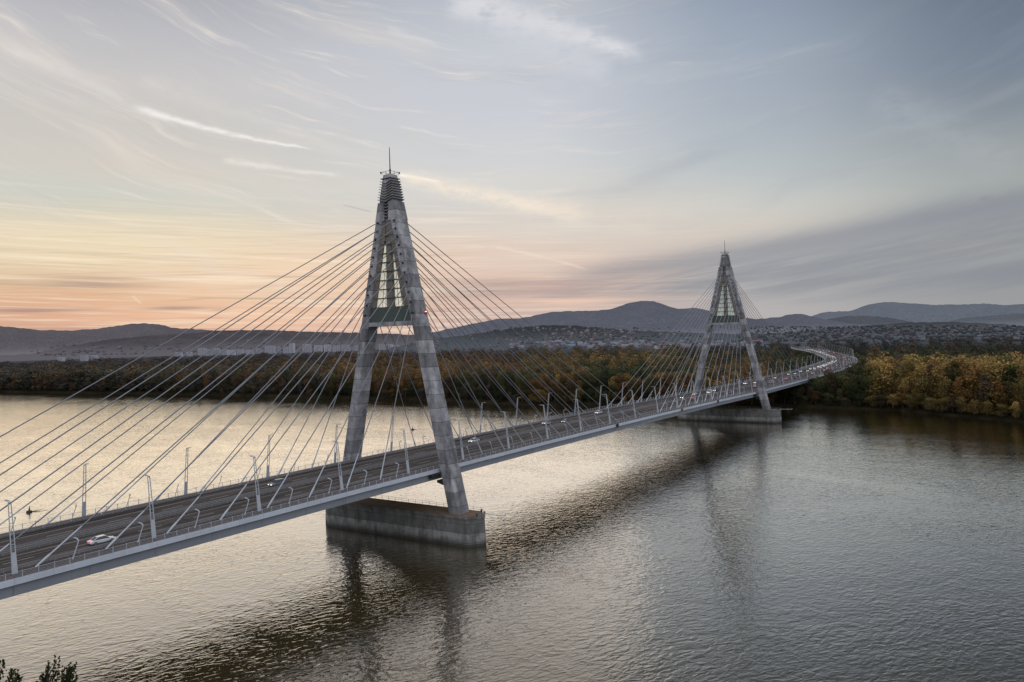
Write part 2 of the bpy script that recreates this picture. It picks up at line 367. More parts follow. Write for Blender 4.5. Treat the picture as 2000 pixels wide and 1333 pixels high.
    # unseen sky behind the camera and overhead, brightened to light the near faces
    boost = nt.math('MAXIMUM', nt.sstep(nt.math('ABSOLUTE', a), 55, 110), nt.sstep(e, 36, 70))*nt.sstep(e, -1, 10)
    col = nt.mix(boost, col, (.88, .92, 1.02))
    gnd = nt.sstep(e, -.3, -3)
    col = nt.mix(gnd, col, lin(90, 92, 96))
    nt.put(bg.inputs[0], col); bg.inputs[1].default_value = 1.0
    W.cycles.sampling_method = 'MANUAL'; W.cycles.sample_map_resolution = 512
SUN_AZ = YAW - math.radians(bearing(470, 600)[0])
build_world()
sl = bpy.data.lights.new('sun', 'SUN'); sun = bpy.data.objects.new('sun', sl); COL.objects.link(sun)
sl.energy = .28; sl.angle = math.radians(60); sl.color = (1, .78, .56)
el = math.radians(16); sd = Vector((math.cos(SUN_AZ)*math.cos(el), math.sin(SUN_AZ)*math.cos(el), math.sin(el)))
sun.rotation_euler = (-sd).to_track_quat('-Z', 'Y').to_euler()

# ------------------------------------------------------------------ water
def water():
    M = bpy.data.materials.new('river_water'); M.use_nodes = True; nt = NT(M.node_tree); P = nt.N['Principled BSDF']
    g = nt.new('ShaderNodeNewGeometry').outputs['Position']; x, y, z = nt.sep(g)
    # wave crests run across the view, wind from the left
    th = math.radians(WAVE_DIR); u_ = x*math.cos(th)+y*math.sin(th); w_ = y*math.cos(th)-x*math.sin(th)
    wob = (nt.noise(g, .05, 2)-.5)*3
    h1 = nt.noise(nt.xyz(u_*1.0+wob, w_*.5+wob, 0), 1, 2.5, .45, .6)
    h2 = nt.noise(nt.xyz(u_*.30, w_*.13, 4), 1, 2, .5, .3)
    h3 = nt.noise(nt.xyz(u_*2.6, w_*1.5, 8), 1, 2, .5)
    gust = nt.noise(nt.xyz(x*.022, y*.009, 2), 1, 5, .62, 1.2)
    calm = nt.sstep(gust, .30, .64)*.5+.6
    h = (h1*1.0 + h2*.7 + h3*.10)*calm
    b = nt.new('ShaderNodeBump'); b.inputs['Strength'].default_value = 1.0; b.inputs['Distance'].default_value = .13
    nt.put(b.inputs['Height'], h); nt.L.new(b.outputs[0], P.inputs['Normal'])
    c = nt.mix(nt.noise(g, .01, 4), (.034, .025, .010), (.058, .042, .018))
    nt.put(P.inputs['Base Color'], c); P.inputs['Roughness'].default_value = .6; P.inputs['Specular IOR Level'].default_value = 0
    gl = nt.new('ShaderNodeBsdfGlossy'); gl.inputs['Roughness'].default_value = .03; gl.inputs['Color'].default_value = (.99, .978, .935, 1); nt.L.new(b.outputs[0], gl.inputs['Normal'])
    lwt = nt.new('ShaderNodeLayerWeight'); lwt.inputs['Blend'].default_value = .5; nt.L.new(b.outputs[0], lwt.inputs['Normal'])
    fr = nt.ramp(lwt.outputs['Facing'], [(0, .04), (.35, .10), (.52, .19), (.62, .33), (.74, .60), (.84, .84), (.93, .95), (1, 1.0)])
    ms = nt.new('ShaderNodeMixShader'); nt.put(ms.inputs[0], fr); nt.L.new(P.outputs[0], ms.inputs[1]); nt.L.new(gl.outputs[0], ms.inputs[2])
    nt.L.new(ms.outputs[0], nt.N['Material Output'].inputs[0])
    return M
WAVE_DIR = 60
mb = MB(); mb.quad((-30000, -30000, WZ), (30000, -30000, WZ), (30000, 30000, WZ), (-30000, 30000, WZ))
tag(mb.build('river_water', water()), kind='structure')

# ------------------------------------------------------------------ far bank terrain
SH = [(-900, 5200), (60, 2000), (150, 1400), (224, 1050), (267, 822), (302, 635), (322, 467), (347, 304), (340, 207), (350, 120), (357, 56), (402, -12), (401, -36), (398, -84), (380, -116), (357, -156), (325, -230), (270, -360), (150, -700), (-100, -1500), (-500, -3000)]
def subdiv(P, n):
    out = []
    for (a, b) in zip(P, P[1:]):
        for i in range(n): t = i/n; out.append((a[0]+(b[0]-a[0])*t, a[1]+(b[1]-a[1])*t))
    out.append(P[-1]); return out
shf = subdiv(SH, 6)
rr = random.Random(3); shf = [(x+rr.uniform(-2.5, 2.5), y+rr.uniform(-2.5, 2.5)) for x, y in shf]
offs = [(-6, -.8), (0, .15), (3, 1.2), (9, 2.6), (40, 3.4), (200, 4), (1000, 4), (2600, 3), (8000, 10), (30000, 20)]
V = []; F = []
for (x, y) in shf:
    d = Vector((x-CAMP.x, y-CAMP.y)).normalized()
    for o_, z_ in offs: V.append((x+d.x*o_, y+d.y*o_, WZ+z_))
k = len(offs)
for i in range(len(shf)-1):
    for j in range(k-1): F.append((i*k+j, i*k+j+1, (i+1)*k+j+1, (i+1)*k+j))
def ground_mat():
    M = bpy.data.materials.new('bank_ground'); M.use_nodes = True; nt = NT(M.node_tree); P = nt.N['Principled BSDF']
    g = nt.new('ShaderNodeNewGeometry').outputs['Position']; x, y, z = nt.sep(g)
    c = nt.mix(nt.noise(g, .15, 4), (.014, .014, .008), (.045, .036, .022))
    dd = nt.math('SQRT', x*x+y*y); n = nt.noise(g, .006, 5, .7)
    c = nt.mix(nt.sstep(dd, 1500, 2600), c, nt.mix(n, (.055, .06, .068), (.11, .11, .125)))  # distant plain fades to a haze tone painted into the colour
    nt.put(P.inputs['Base Color'], c); P.inputs['Roughness'].default_value = 1; P.inputs['Specular IOR Level'].default_value = 0
    return M
gm = ground_mat()
mb = MB(); mb.v = V; mb.f = F; tag(mb.build('far_bank_ground', gm), kind='structure')
# near bank under the camera (carries the two foreground trees)
mb = MB(); NB = [(-60, -420), (-95, -160), (-118, -92), (-128, -40), (-150, 20), (-260, 130), (-700, 500)]
for a, b in zip(NB, NB[1:]):
    mb.quad((a[0], a[1], WZ-.3), (b[0], b[1], WZ-.3), (b[0]-14, b[1]-8, WZ+2.5), (a[0]-14, a[1]-8, WZ+2.5))
    mb.quad((a[0]-14, a[1]-8, WZ+2.5), (b[0]-14, b[1]-8, WZ+2.5), (b[0]-900, b[1]-500, WZ+4), (a[0]-900, a[1]-500, WZ+4))
tag(mb.build('near_bank_ground', gm), kind='structure')

# ------------------------------------------------------------------ hills
def hillmat(name, c0, c1, c2, sc=.004):
    M = bpy.data.materials.new(name); M.use_nodes = True; nt = NT(M.node_tree); P = nt.N['Principled BSDF']
    g = nt.new('ShaderNodeNewGeometry').outputs['Position']; x, y, z = nt.sep(g)
    n = nt.noise(g, sc, 6, .7); f = nt.noise(g, sc*12, 3, .7)
    ff = nt.noise(g, sc*4, 5, .75); c = nt.mix(nt.sstep(n, .35, .65), c0, c1); c = nt.mix(nt.sstep(ff, .42, .62)*.30, c, tuple(v*.6 for v in c0)); c = nt.mix(nt.sstep(f, .42, .60)*.75, c, tuple(v*.66 for v in c0))
    c = nt.mix(nt.sstep(z, 120, 10), c, c2)  # haze painted in: the hill foot fades to its own haze tone
    nt.put(P.inputs['Base Color'], c); P.inputs['Roughness'].default_value = 1; P.inputs['Specular IOR Level'].default_value = 0
    return M
def hill(name, pts, D, depth, M, rough=5, base=4):
    # pts: crest in the photograph's directions at distance D, turned into a real ridge of that depth
    P = []
    xs = [p[0] for p in pts]; ys = [p[1] for p in pts]
    X = np.arange(xs[0], xs[-1], 6.0); Yc = np.interp(X, xs, ys)
    ker = np.array([1, 2, 3, 2, 1.])/9; Yp = np.pad(Yc, 2, mode='edge'); Yc = np.convolve(Yp, ker, 'valid')
    rows = [(-1.0, 0), (-.85, .10), (-.7, .26), (-.55, .42), (-.4, .60), (-.28, .75), (-.16, .88), (-.07, .96), (0, 1), (.1, .97), (.3, .8), (.8, .2), (1, 0)]
    from mathutils import noise
    V = []
    for i, (px, py) in enumerate(zip(X, Yc)):
        c = at(px, py, D); d = Vector((c.x-CAMP.x, c.y-CAMP.y, 0)).normalized(); h = max(c.z, base+1)
        for (t, s) in rows:
            q = Vector((c.x, c.y, 0))+d*(t*depth); sp = noise.noise(Vector((q.x*.0012, q.y*.0012, 1)))*.22*(1-s)*(4*s if s < .25 else 1)
            z = base+(h-base)*max(0, s+sp)
            if 0 < s: z += noise.noise(Vector((q.x*.02, q.y*.02, 4)))*rough
            V.append((q.x, q.y, z))
    k = len(rows); F = [(i*k+j, i*k+j+1, (i+1)*k+j+1, (i+1)*k+j) for i in range(len(X)-1) for j in range(k-1)]
    return tag(np_mesh(name, np.array(V), np.array(F), M, smooth=True), kind='structure')
HL = dict(
 a=([(-260, 652), (-160, 640), (-60, 632), (0, 637), (40, 641), (80, 645), (130, 646), (180, 644), (225, 637), (262, 632), (290, 632), (318, 635), (338, 641), (375, 643), (420, 646), (520, 652), (640, 652), (800, 656)], 9000, 1800),
 b=([(-260, 700), (0, 695), (60, 692), (110, 681), (160, 672), (220, 663), (280, 657), (330, 653), (390, 650), (440, 645), (520, 645), (600, 648), (680, 650), (760, 652), (830, 656), (900, 662), (980, 672)], 6200, 1500),
 c=([(700, 668), (800, 657), (850, 649), (890, 640), (930, 631), (980, 622), (1005, 623), (1035, 619), (1065, 611), (1100, 608), (1140, 608), (1180, 606), (1205, 601), (1228, 592), (1250, 588), (1270, 588), (1290, 592), (1318, 604), (1345, 602), (1368, 602), (1395, 611), (1440, 618), (1475, 624), (1500, 622), (1525, 619), (1545, 614), (1562, 613), (1585, 618), (1610, 624), (1660, 632), (1760, 640), (1900, 650)], 7600, 1900),
 d=([(1440, 640), (1560, 627), (1590, 616), (1606, 610), (1630, 609), (1662, 608), (1690, 597), (1710, 592), (1735, 590), (1770, 592), (1820, 596), (1870, 595), (1905, 594), (1930, 593), (1960, 597), (2000, 594), (2080, 588), (2200, 592), (2300, 600)], 11500, 2400),
 e=([(1560, 640), (1640, 630), (1700, 622), (1800, 633), (1850, 628), (1890, 621), (1930, 617), (1990, 613), (2080, 610), (2200, 606), (2300, 610)], 9000, 1400),
 f=([(1480, 646), (1560, 638), (1610, 626), (1640, 619), (1690, 617), (1730, 620), (1770, 627), (1830, 638)], 8300, 1200),
 g=([(760, 680), (830, 668), (870, 660), (930, 652), (985, 643), (1030, 638), (1070, 636), (1125, 636), (1166, 641), (1235, 646), (1317, 649), (1400, 652), (1480, 654), (1540, 650), (1625, 641), (1700, 636), (1775, 631), (1850, 629), (1925, 632), (2000, 637), (2100, 640), (2300, 640)], 4300, 1300),
)
HC = dict(a=((.150, .137, .142), (.185, .166, .168), (.23, .21, .215)), b=((.095, .086, .090), (.150, .130, .126), (.165, .150, .155)),  # ridge tones with aerial haze mixed into the colour
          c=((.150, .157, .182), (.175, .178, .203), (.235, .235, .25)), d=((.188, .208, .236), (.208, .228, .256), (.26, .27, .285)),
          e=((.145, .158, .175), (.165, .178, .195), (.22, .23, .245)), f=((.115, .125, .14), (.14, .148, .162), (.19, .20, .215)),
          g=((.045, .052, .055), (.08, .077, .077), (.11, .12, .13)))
HN = dict(a='left_far_hill', b='left_near_hill', c='central_mountain', d='right_far_mountain', e='right_side_hill', f='right_middle_hill', g='town_hill')
HO = {}
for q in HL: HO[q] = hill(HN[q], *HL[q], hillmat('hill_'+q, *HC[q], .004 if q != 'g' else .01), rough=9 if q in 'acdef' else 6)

# ------------------------------------------------------------------ bridge centre line
def zdeck(s):
    X = min(max(s, -400), 300)/100
    return 22.283+.4102*X-.3026*X*X
CP = [(-420, 0), (-200, 0), (0, 0), (200, 0), (380, 0), (450, .2), (540, 1.2), (600, 4), (680, 11), (745, 19), (840, 38), (930, 63), (1070, 104), (1220, 154), (1340, 200), (1440, 235), (1560, 265), (1700, 290)]
def catmull(P, step=4.0):
    out = []
    for i in range(1, len(P)-2):
        p0, p1, p2, p3 = [np.array(q, float) for q in P[i-1:i+3]]; n = max(2, int(np.linalg.norm(p2-p1)/step))
        t0 = 0; t1 = np.linalg.norm(p1-p0)**.5; t2 = t1+np.linalg.norm(p2-p1)**.5; t3 = t2+np.linalg.norm(p3-p2)**.5
        for j in range(n):
            t = t1+(t2-t1)*j/n
            A1 = (t1-t)/(t1-t0)*p0+(t-t0)/(t1-t0)*p1; A2 = (t2-t)/(t2-t1)*p1+(t-t1)/(t2-t1)*p2; A3 = (t3-t)/(t3-t2)*p2+(t-t2)/(t3-t2)*p3
            B1 = (t2-t)/(t2-t0)*A1+(t-t0)/(t2-t0)*A2; B2 = (t3-t)/(t3-t1)*A2+(t-t1)/(t3-t1)*A3
            out.append((t2-t)/(t2-t1)*B1+(t-t1)/(t2-t1)*B2)
    return np.array(out)
CL = catmull(CP); CS = np.concatenate([[0], np.cumsum(np.linalg.norm(np.diff(CL, axis=0), axis=1))]); CS += CL[0, 0]
TG = np.gradient(CL, axis=0); TG /= np.linalg.norm(TG, axis=1)[:, None]
def frame(s):
    x = np.interp(s, CS, CL[:, 0]); y = np.interp(s, CS, CL[:, 1]); tx = np.interp(s, CS, TG[:, 0]); ty = np.interp(s, CS, TG[:, 1]); l = math.hypot(tx, ty)
    return x, y, tx/l, ty/l
def dp(s, lat, h=0):                       # point at chainage s, lateral offset, height above deck
    x, y, tx, ty = frame(s); return Vector((x-ty*lat, y+tx*lat, zdeck(s)+h))
S0, S1 = -190, float(CS[-1])-2
STN = list(np.arange(S0, 420, 6.0))+list(np.arange(420, S1, 12.0))
def sweep(name, prof, mat_, parent=None, stn=None, closed=True):
    """sweep a closed profile [(lateral, height)] along the centre line"""
    stn = STN if stn is None else stn; V = []; k = len(prof)
    for s in stn:
        for (l, h) in prof: V.append(tuple(dp(s, l, h)))
    F = [(i*k+j, i*k+(j+1) % k, (i+1)*k+(j+1) % k, (i+1)*k+j) for i in range(len(stn)-1) for j in range(k if closed else k-1)]
    mb = MB(); mb.v = V; mb.f = F
    if closed: mb.f += [tuple(range(k))[::-1], tuple((len(stn)-1)*k+j for j in range(k))]
    return mb.build(name, mat_, parent)
bridge = empty('cable_stayed_bridge')
tag(bridge, 'long cable-stayed road bridge with two A-shaped concrete pylons crossing the river', 'bridge')
HW = 18.3
sweep('deck_slab', [(-HW, 0), (HW, 0), (HW+.12, -.95), (HW-.5, -1.0), (HW-.5, -.45), (-HW+.5, -.45), (-HW+.5, -1.0), (-HW-.12, -.95)], K['steel'], bridge)
sweep('soffit_plate', [(-15.9, -2.31), (15.9, -2.31), (15.9, -2.36), (-15.9, -2.36)], K['soffit'], bridge, [s for s in STN if s < 470])
for sg in (-1, 1):
    g = (HW-.7)*sg; g2 = (HW-1.5)*sg
    sweep('main_girder', [(g, -.5), (g, -3.0), (g2+.0, -3.25), (g2-.4*sg, -.5)], K['girder'], bridge, [s for s in STN if s < 470])
sweep('box_girder', [(-9, -.46), (9, -.46), (7, -2.6), (-7, -2.6)], K['girder'], bridge, [s for s in STN if s > 440])
mb = MB()
for s in np.arange(-186, 440, 6.0):
    mb.quadbox([dp(s-.15, -16.5, -.5), dp(s+.15, -16.5, -.5), dp(s+.15, 16.5, -.5), dp(s-.15, 16.5, -.5)], [dp(s-.15, -16.5, -2.3), dp(s+.15, -16.5, -2.3), dp(s+.15, 16.5, -2.3), dp(s-.15, 16.5, -2.3)])
mb.build('floor_beams', K['girder'], bridge)
# road surface and markings (sheets)
def strip(name, l0, l1, h, mat_, s0=S0, s1=S1, dash=None):
    mb = MB(); stn = [s for s in STN if s0 <= s <= s1]
    if dash:
        s = s0
        while s+dash[0] < s1:
            mb.quad(dp(s, l0, h), dp(s+dash[0], l0, h), dp(s+dash[0], l1, h), dp(s, l1, h)); s += dash[1]
    else:
        for a, b in zip(stn, stn[1:]): mb.quad(dp(a, l0, h), dp(b, l0, h), dp(b, l1, h), dp(a, l1, h))
    return mb.build(name, mat_)
tag(strip('road', -13.2, 13.2, .03, K['asphalt']), kind='structure')
for sg in (-1, 1): tag(strip('pavement', *sorted((sg*14.0, sg*17.9)), .05, K['walk']), kind='structure')
mb = MB(); lm = []
for l in (-10.6, -3.0, 3.0, 10.6):
    for a, b in zip(STN, STN[1:]): mb.quad(dp(a, l-.09, .038), dp(b, l-.09, .038), dp(b, l+.09, .038), dp(a, l+.09, .038))
for l in (-6.8, 6.8):
    s = S0
    while s < S1-6: mb.quad(dp(s, l-.1, .038), dp(s+5, l-.1, .038), dp(s+5, l+.1, .038), dp(s, l+.1, .038)); s += 12
tag(mb.build('road_markings', K['line']), kind='structure')
for sg in (-1, 1): sweep('kerb', [(sg*13.2, .02), (sg*13.2, .2), (sg*14.0, .2), (sg*14.0, .02)], K['walk'], bridge)
# guard rails (two beams on posts)
def guard(l, s1=S1):
    mb = MB(); stn = [s for s in STN if s <= s1]
    for a, b in zip(stn, stn[1:]):
        for h in (.55, .95): mb.bar(dp(a, l, h), dp(b, l, h), .10, .22)
    s = S0
    while s < s1-4:
        mb.bar(dp(s, l, .0), dp(s, l, 1.05), .12, .16, (1, 0, 0)); s += 2.0 if s < 150 else 4.0
    mb.build('guard_rail', K['guard'], bridge)
for l in (-13.6, -.7, .7, 13.6): guard(l)
# pedestrian railings on the very edge
def railing(l, s1):
    mb = MB(); stn = [s for s in STN if s <= s1]
    for a, b in zip(stn, stn[1:]):
        for h, w in ((1.15, .07), (.15, .05)): mb.bar(dp(a, l, h), dp(b, l, h), w, w)
    s = S0
    while s < s1-4:
        mb.bar(dp(s, l, 0), dp(s, l, 1.3), .10, .10, (1, 0, 0)); s += 2.45
    # thin wire infill
    for a, b in zip(stn, stn[1:]):
        for h in (.4, .65, .9): mb.bar(dp(a, l, h), dp(b, l, h), .022, .022)
    mb.build('railing', K['white'], bridge)
for sg in (-1, 1): railing(sg*(HW-.12), 900)
sweep('noise_barrier', [(HW-.3, 0), (HW-.3, 2.2), (HW-.15, 2.2), (HW-.15, 0)], K['rail'], bridge, [s for s in STN if s > 560])

# ------------------------------------------------------------------ pylons
def yo(z): return 26.4-.2475*(z-10)
def lw(z): return float(np.interp(z, [10, 65, 97, 104], [4.2, 3.2, 3.2, 3.2]))
AX = 2.35
def pylon(X0, glz):
    zp = 10.0
    mb = MB()
    zs = list(np.arange(zp, 102.9, 4.0))
    # legs as chamfered prisms
    for sg in (-1, 1):
        prev = None
        for z in [10, 30, 50, 65, 80, 97]:
            a, b = yo(z), yo(z)-lw(z); c = .28
            A = AX if z < 70 else AX+(2.25-AX)*(z-70)/27
            P = [(X0-A+c, sg*a, z), (X0-A, sg*(a-c), z), (X0-A, sg*(b+c), z), (X0-A+c, sg*b, z), (X0+A-c, sg*b, z), (X0+A, sg*(b+c), z), (X0+A, sg*(a-c), z), (X0+A-c, sg*a, z)]
            if prev: mb.quadbox(prev, P)
            prev = P
    # head: two shafts left and right of a centre slot, joined in the middle thickness
    def hy(z): return float(np.interp(z, [97, 102.8, 103.6, 111.3], [yo(97), 3.5, 2.75, 1.5]))
    def hx(z): return float(np.interp(z, [97, 102.8, 103.6, 111.3], [2.25, 2.2, 2.1, 1.5]))
    for sg in (-1, 1):
        P = lambda z: [(X0-hx(z), sg*hy(z), z), (X0-hx(z), sg*.95, z), (X0+hx(z), sg*.95, z), (X0+hx(z), sg*hy(z), z)]
        mb.quadbox(P(97), P(102.8))
    mb.quadbox([(X0-1.2, -.95, 96), (X0-1.2, .95, 96), (X0+1.2, .95, 96), (X0+1.2, -.95, 96)], [(X0-1.2, -.95, 102.8), (X0-1.2, .95, 102.8), (X0+1.2, .95, 102.8), (X0+1.2, -.95, 102.8)])
    # crown shaft with shallow V front and back
    def crown(z, f=0):
        a, w = hx(z)+f, hy(z)+f
        return [(X0-a, w, z), (X0-a, 0, z-(.85 if z < 110 else .0)), (X0-a, -w, z), (X0+a, -w, z), (X0+a, 0, z-(.85 if z < 110 else .0)), (X0+a, w, z)]
    mb.quadbox(crown(103.5), crown(111.3))
    mb.quadbox([(X0-2.1, -2.75, 102.6), (X0-2.1, 2.75, 102.6), (X0+2.1, 2.75, 102.6), (X0+2.1, -2.75, 102.6)], [(X0-2.1, -2.75, 103.6), (X0-2.1, 2.75, 103.6), (X0+2.1, 2.75, 103.6), (X0+2.1, -2.75, 103.6)])
    body = mb.build('pylon', K['pylon'], bridge)
    # louvre fins
    for i in range(9):
        z = 103.6+i*.80; mb = MB()
        a = crown(z, .5); b = [(p[0], p[1], p[2]+.22) for p in crown(z, .5)]
        mb.quadbox(a, b); mb.build('louvre_fin', K['finc'], body)
    for i in range(5):
        z = 98.4+i*.95
        for fx in (-1, 1):
            mb = MB()
            x0 = X0+fx*1.1; x1 = X0+fx*2.15
            for sg in (-1, 1): mb.quadbox([(x0, 0, z-.35), (x1, 0, z-.35), (x1, sg*.93, z), (x0, sg*.93, z)], [(x0, 0, z-.13), (x1, 0, z-.13), (x1, sg*.93, z+.22), (x0, sg*.93, z+.22)])
            mb.build('slot_louvre', K['finc'], body)
    # crossbeam
    mb = MB(); w = yo(65)-lw(65)+.6; mb.box(X0-1.9, X0+1.9, -w, w, 64.7, 66.0)
    mb.build('crossbeam', K['pylon'], body)
    mb = MB(); mb.quadbox([(X0-1.75, -w+.3, 66), (X0+1.75, -w+.3, 66), (X0+1.75, w-.3, 66), (X0-1.75, w-.3, 66)], [(X0-1.75, -w+1.5, 70.6), (X0+1.75, -w+1.5, 70.6), (X0+1.75, w-1.5, 70.6), (X0-1.75, w-1.5, 70.6)])
    mb.build('beam_cladding', K['green_panel'], body)
    # recessed frame inside the A: centre mast, side walls, horizontal ties
    inn = lambda z: yo(z)-lw(z)
    FXo = X0; X0 = X0-1.0
    win = lambda z: float(np.interp(z, [70.6, 91.5], [6.0, 1.35]))
    mb = MB()
    mb.quadbox([(X0-.7, -1.3, 70.6), (X0+.6, -1.3, 70.6), (X0+.6, 1.3, 70.6), (X0-.7, 1.3, 70.6)], [(X0-.6, -.9, 97), (X0+.6, -.9, 97), (X0+.6, .9, 97), (X0-.6, .9, 97)])
    mb.build('centre_mast', K['lattice'], body)
    for sg in (-1, 1):
        mb = MB()
        for z0, z1 in ((70.6, 80), (80, 91), (91, 96.9)):
            wa, wb = (win(z0), win(z1)) if z0 < 91 else (1.0, 1.0)
            if z0 == 80: wb = 1.45
            P0 = [(X0-.9, sg*wa, z0), (X0-.5, sg*wa, z0), (X0-.5, sg*(inn(z0)+.1), z0), (X0-.9, sg*(inn(z0)+.1), z0)]
            P1 = [(X0-.9, sg*wb, z1), (X0-.5, sg*wb, z1), (X0-.5, sg*max(wb+.01, inn(z1)+.1), z1), (X0-.9, sg*max(wb+.01, inn(z1)+.1), z1)]
            mb.quadbox(P0, P1)
        mb.build('side_screen', K['lattice'], body)
        for i in range(7):
            z0 = 70.75+2.75*i; z1 = z0+2.45; mb = MB()
            mb.quad((X0+.4, sg*1.07, z0), (X0+.4, sg*(win(z0)+1.2), z0), (X0+.4, sg*(max(1.3, win(z1))+1.2), z1), (X0+.4, sg*1.07, z1))
            mb.build('glazing', glz, body)
            mb = MB()
            if win(z0) > 2.5:
                n = 2 if win(z0) > 4 else 1
                for j in range(1, n+1):
                    y_ = 1.27+(win(z0)-1.27)*j/(n+1); mb.bar((X0+.32, sg*y_, z0), (X0+.32, sg*(1.27+(win(z1)-1.27)*j/(n+1)), z1), .09, .09, (1, 0, 0))
                mb.bar((X0+.25, sg*1.3, z0), (X0+.25, sg*(win(z1)-.05), z1), .06, .06, (1, 0, 0))
                mb.build('glazing_bar', K['dark'], body)
    for i in range(8):
        z = 73.3+2.75*i; wz = min(inn(z)+.1, win(z)+1.3); mb = MB(); mb.box(X0-.95, X0-.1, -wz, wz, z-.16, z+.16)
        mb.build('tie_bar', K['green_panel'], body)
    X0 = FXo
    # roof rail, antenna
    mb = MB(); a = 1.75
    pts = [(X0-a, -a, 111.3), (X0+a, -a, 111.3), (X0+a, a, 111.3), (X0-a, a, 111.3)]
    for i in range(4):
        p, q = Vector(pts[i]), Vector(pts[(i+1) % 4])
        mb.bar(p+Vector((0, 0, .9)), q+Vector((0, 0, .9)), .09, .09)
        for t in (0, .5): r_ = p.lerp(q, t); mb.bar(r_, r_+Vector((0, 0, 1.0)), .1, .1, (1, 0, 0))
    mb.build('roof_railing', K['rail'], body)
    mb = MB(); mb.tube((X0, 0, 111.2), (X0, 0, 113.2), .28, 8); mb.tube((X0, 0, 113.2), (X0, 0, 119.9), .17, 8, .10); mb.build('antenna_mast', K['dark'], body)
    for sx, sy in ((-1, 1), (-1, -1), (1, -1)):
        mb = MB(); mb.box(X0+sx*2.0-.14, X0+sx*2.0+.14, sy*2.0-.14, sy*2.0+.14, 111.7, 112.3); mb.build('floodlight', K['dark'], body)
    # obstruction lamp on the outer side of the near leg
    z = 68.6; y_ = -yo(z)
    if X0 > 100: y_ += .35
    mb = MB(); mb.box(X0+.9, X0+1.9, y_-.55, y_+.05, z-.35, z+.35); o = mb.build('obstruction_lamp', K['redlamp'], body)
    mb = MB(); mb.box(X0+.6, X0+1.3, y_-.75, y_-.552, z-.12, z+.15); mb.build('lens', K['headlampdim'], o)
    # bearing brackets between leg and deck
    for sg in (-1, 1):
        mb = MB(); zd = zdeck(X0); ly = yo(zd-3)-lw(zd-3)+.2
        mb.box(X0-5.5, X0-AX+.3, sg*(HW-.4), sg*(HW+.9), zd-2.1, zd-1.3) if sg < 0 else None
        mb.quadbox([(X0-1.8, sg*(HW-.7), zd-4.0), (X0+1.8, sg*(HW-.7), zd-4.0), (X0+1.8, sg*ly, zd-4.6), (X0-1.8, sg*ly, zd-4.6)], [(X0-1.8, sg*(HW-.7), zd-3.3), (X0+1.8, sg*(HW-.7), zd-3.3), (X0+1.8, sg*ly, zd-3.0), (X0-1.8, sg*ly, zd-3.0)])
        mb.build('bearing_bracket', K['dark'], body)
    # anchor blocks on the leg faces
    for k_ in range(11):
        z, y_ = anchor(k_)
        for sg in (-1, 1):
            for fx in (-1, 1):
                mbA = MB(); c = Vector((X0+fx*(AX-.05), sg*y_, z)); mbA.tube(c, c+Vector((fx*.55, sg*.05, -.28)), .30, 8, .26); mbA.build('anchor_collar', K['dark'], body)
    return body
def anchor(k):                              # k = 0 nearest the pylon at deck level
    t = 1-k/10
    z = 96.77+(68.43-96.77)*t+3.97*t*(1-t); y_ = 3.49+(10.386-3.49)*(96.77-z)/(96.77-68.43)
    return z, y_
K['finc'] = mat('louvre_concrete', (.26, .25, .25), .85, var=.25, scale=1.5)
K['headlampdim'] = mat('white_lens', (.8, .8, .8), .3, emit=(1, .95, .9), estr=.9)
pylon(0, K['glaze1']); pylon(300, K['glaze2'])
# piers: long skewed cut-water blocks
def pier(X0, ang, L1):
    ca, sa = math.cos(ang), math.sin(ang)
    loc = lambda u, v, z: (X0-2.4+u*ca-v*sa, -2.0+u*sa+v*ca, z)
    def ring(z, hw, L0, L1, no):
        return [loc(-hw, -L0+no, z), loc(-hw*.10, -L0, z), (loc(hw*.10, -L0, z)), loc(hw, -L0+no, z), loc(hw, L1-no, z), loc(hw*.3, L1, z), loc(-hw*.3, L1, z), loc(-hw, L1-no, z)]
    mb = MB(); mb.quadbox(ring(WZ-3, 4.1, 31.3, L1+.3, 3.8), ring(9.3, 3.85, 30.9, L1, 3.6)); mb.quadbox(ring(9.3, 4.1, 31.15, L1+.25, 3.7), ring(9.9, 4.1, 31.15, L1+.25, 3.7))
    p = mb.build('pier', K['pier'], bridge)
    mb = MB(); mb.quad(*ring(9.95, 3.7, 30.7, L1-.2, 3.5)); mb.build('pier_top', K['rusty_top'], p)
    mb = MB(); R_ = ring(9.9, 3.95, 31.0, L1, 3.6)
    for i_, (a, b) in enumerate(zip(R_, R_[1:]+R_[:1])):
        a = Vector(a); b = Vector(b); n = max(1, int((b-a).length/2.6))
        if i_ == 7: continue
        for h in (.55, 1.1): mb.bar(a+Vector((0, 0, h)), b+Vector((0, 0, h)), .05, .05)
        for i in range(n): q = a.lerp(b, i/n); mb.bar(q, q+Vector((0, 0, 1.15)), .07, .07, (1, 0, 0))
    mb.build('railing', K['rail'], p)
    mb = MB(); a = Vector(loc(1, -30, 10.2)); b = a+Vector((1.0, -7.2, .0)); mb.tube(a, b, .10, 6); mb.tube(b, b+Vector((0, 0, .75)), .16, 8)
    mb.build('light_arm', K['white'], p)
    mb = MB()
    for q in (loc(-1.5, -29.5, 9.9), loc(1.5, -30.2, 9.9), loc(3.3, -28, 9.9)): mb.tube(q, Vector(q)+Vector((0, 0, .8)), .28, 8)
    mb.build('mooring_bollards', K['dark'], p)
    return p
pier(0, math.radians(6), 29.5); pier(300, math.radians(6), 35)
mb = MB()                                   # land pier on the far bank
for sg in (-1, 1):
    mb.quadbox([(445, sg*9-3, 1), (449, sg*9-3, 1), (449, sg*9+3, 1), (445, sg*9+3, 1)], [(445, sg*13-4, 17.2), (449, sg*13-4, 17.2), (449, sg*13+4, 17.2), (445, sg*13+4, 17.2)])
mb.box(444.7, 449.3, -17.2, 17.2, 17.3, 17.6)
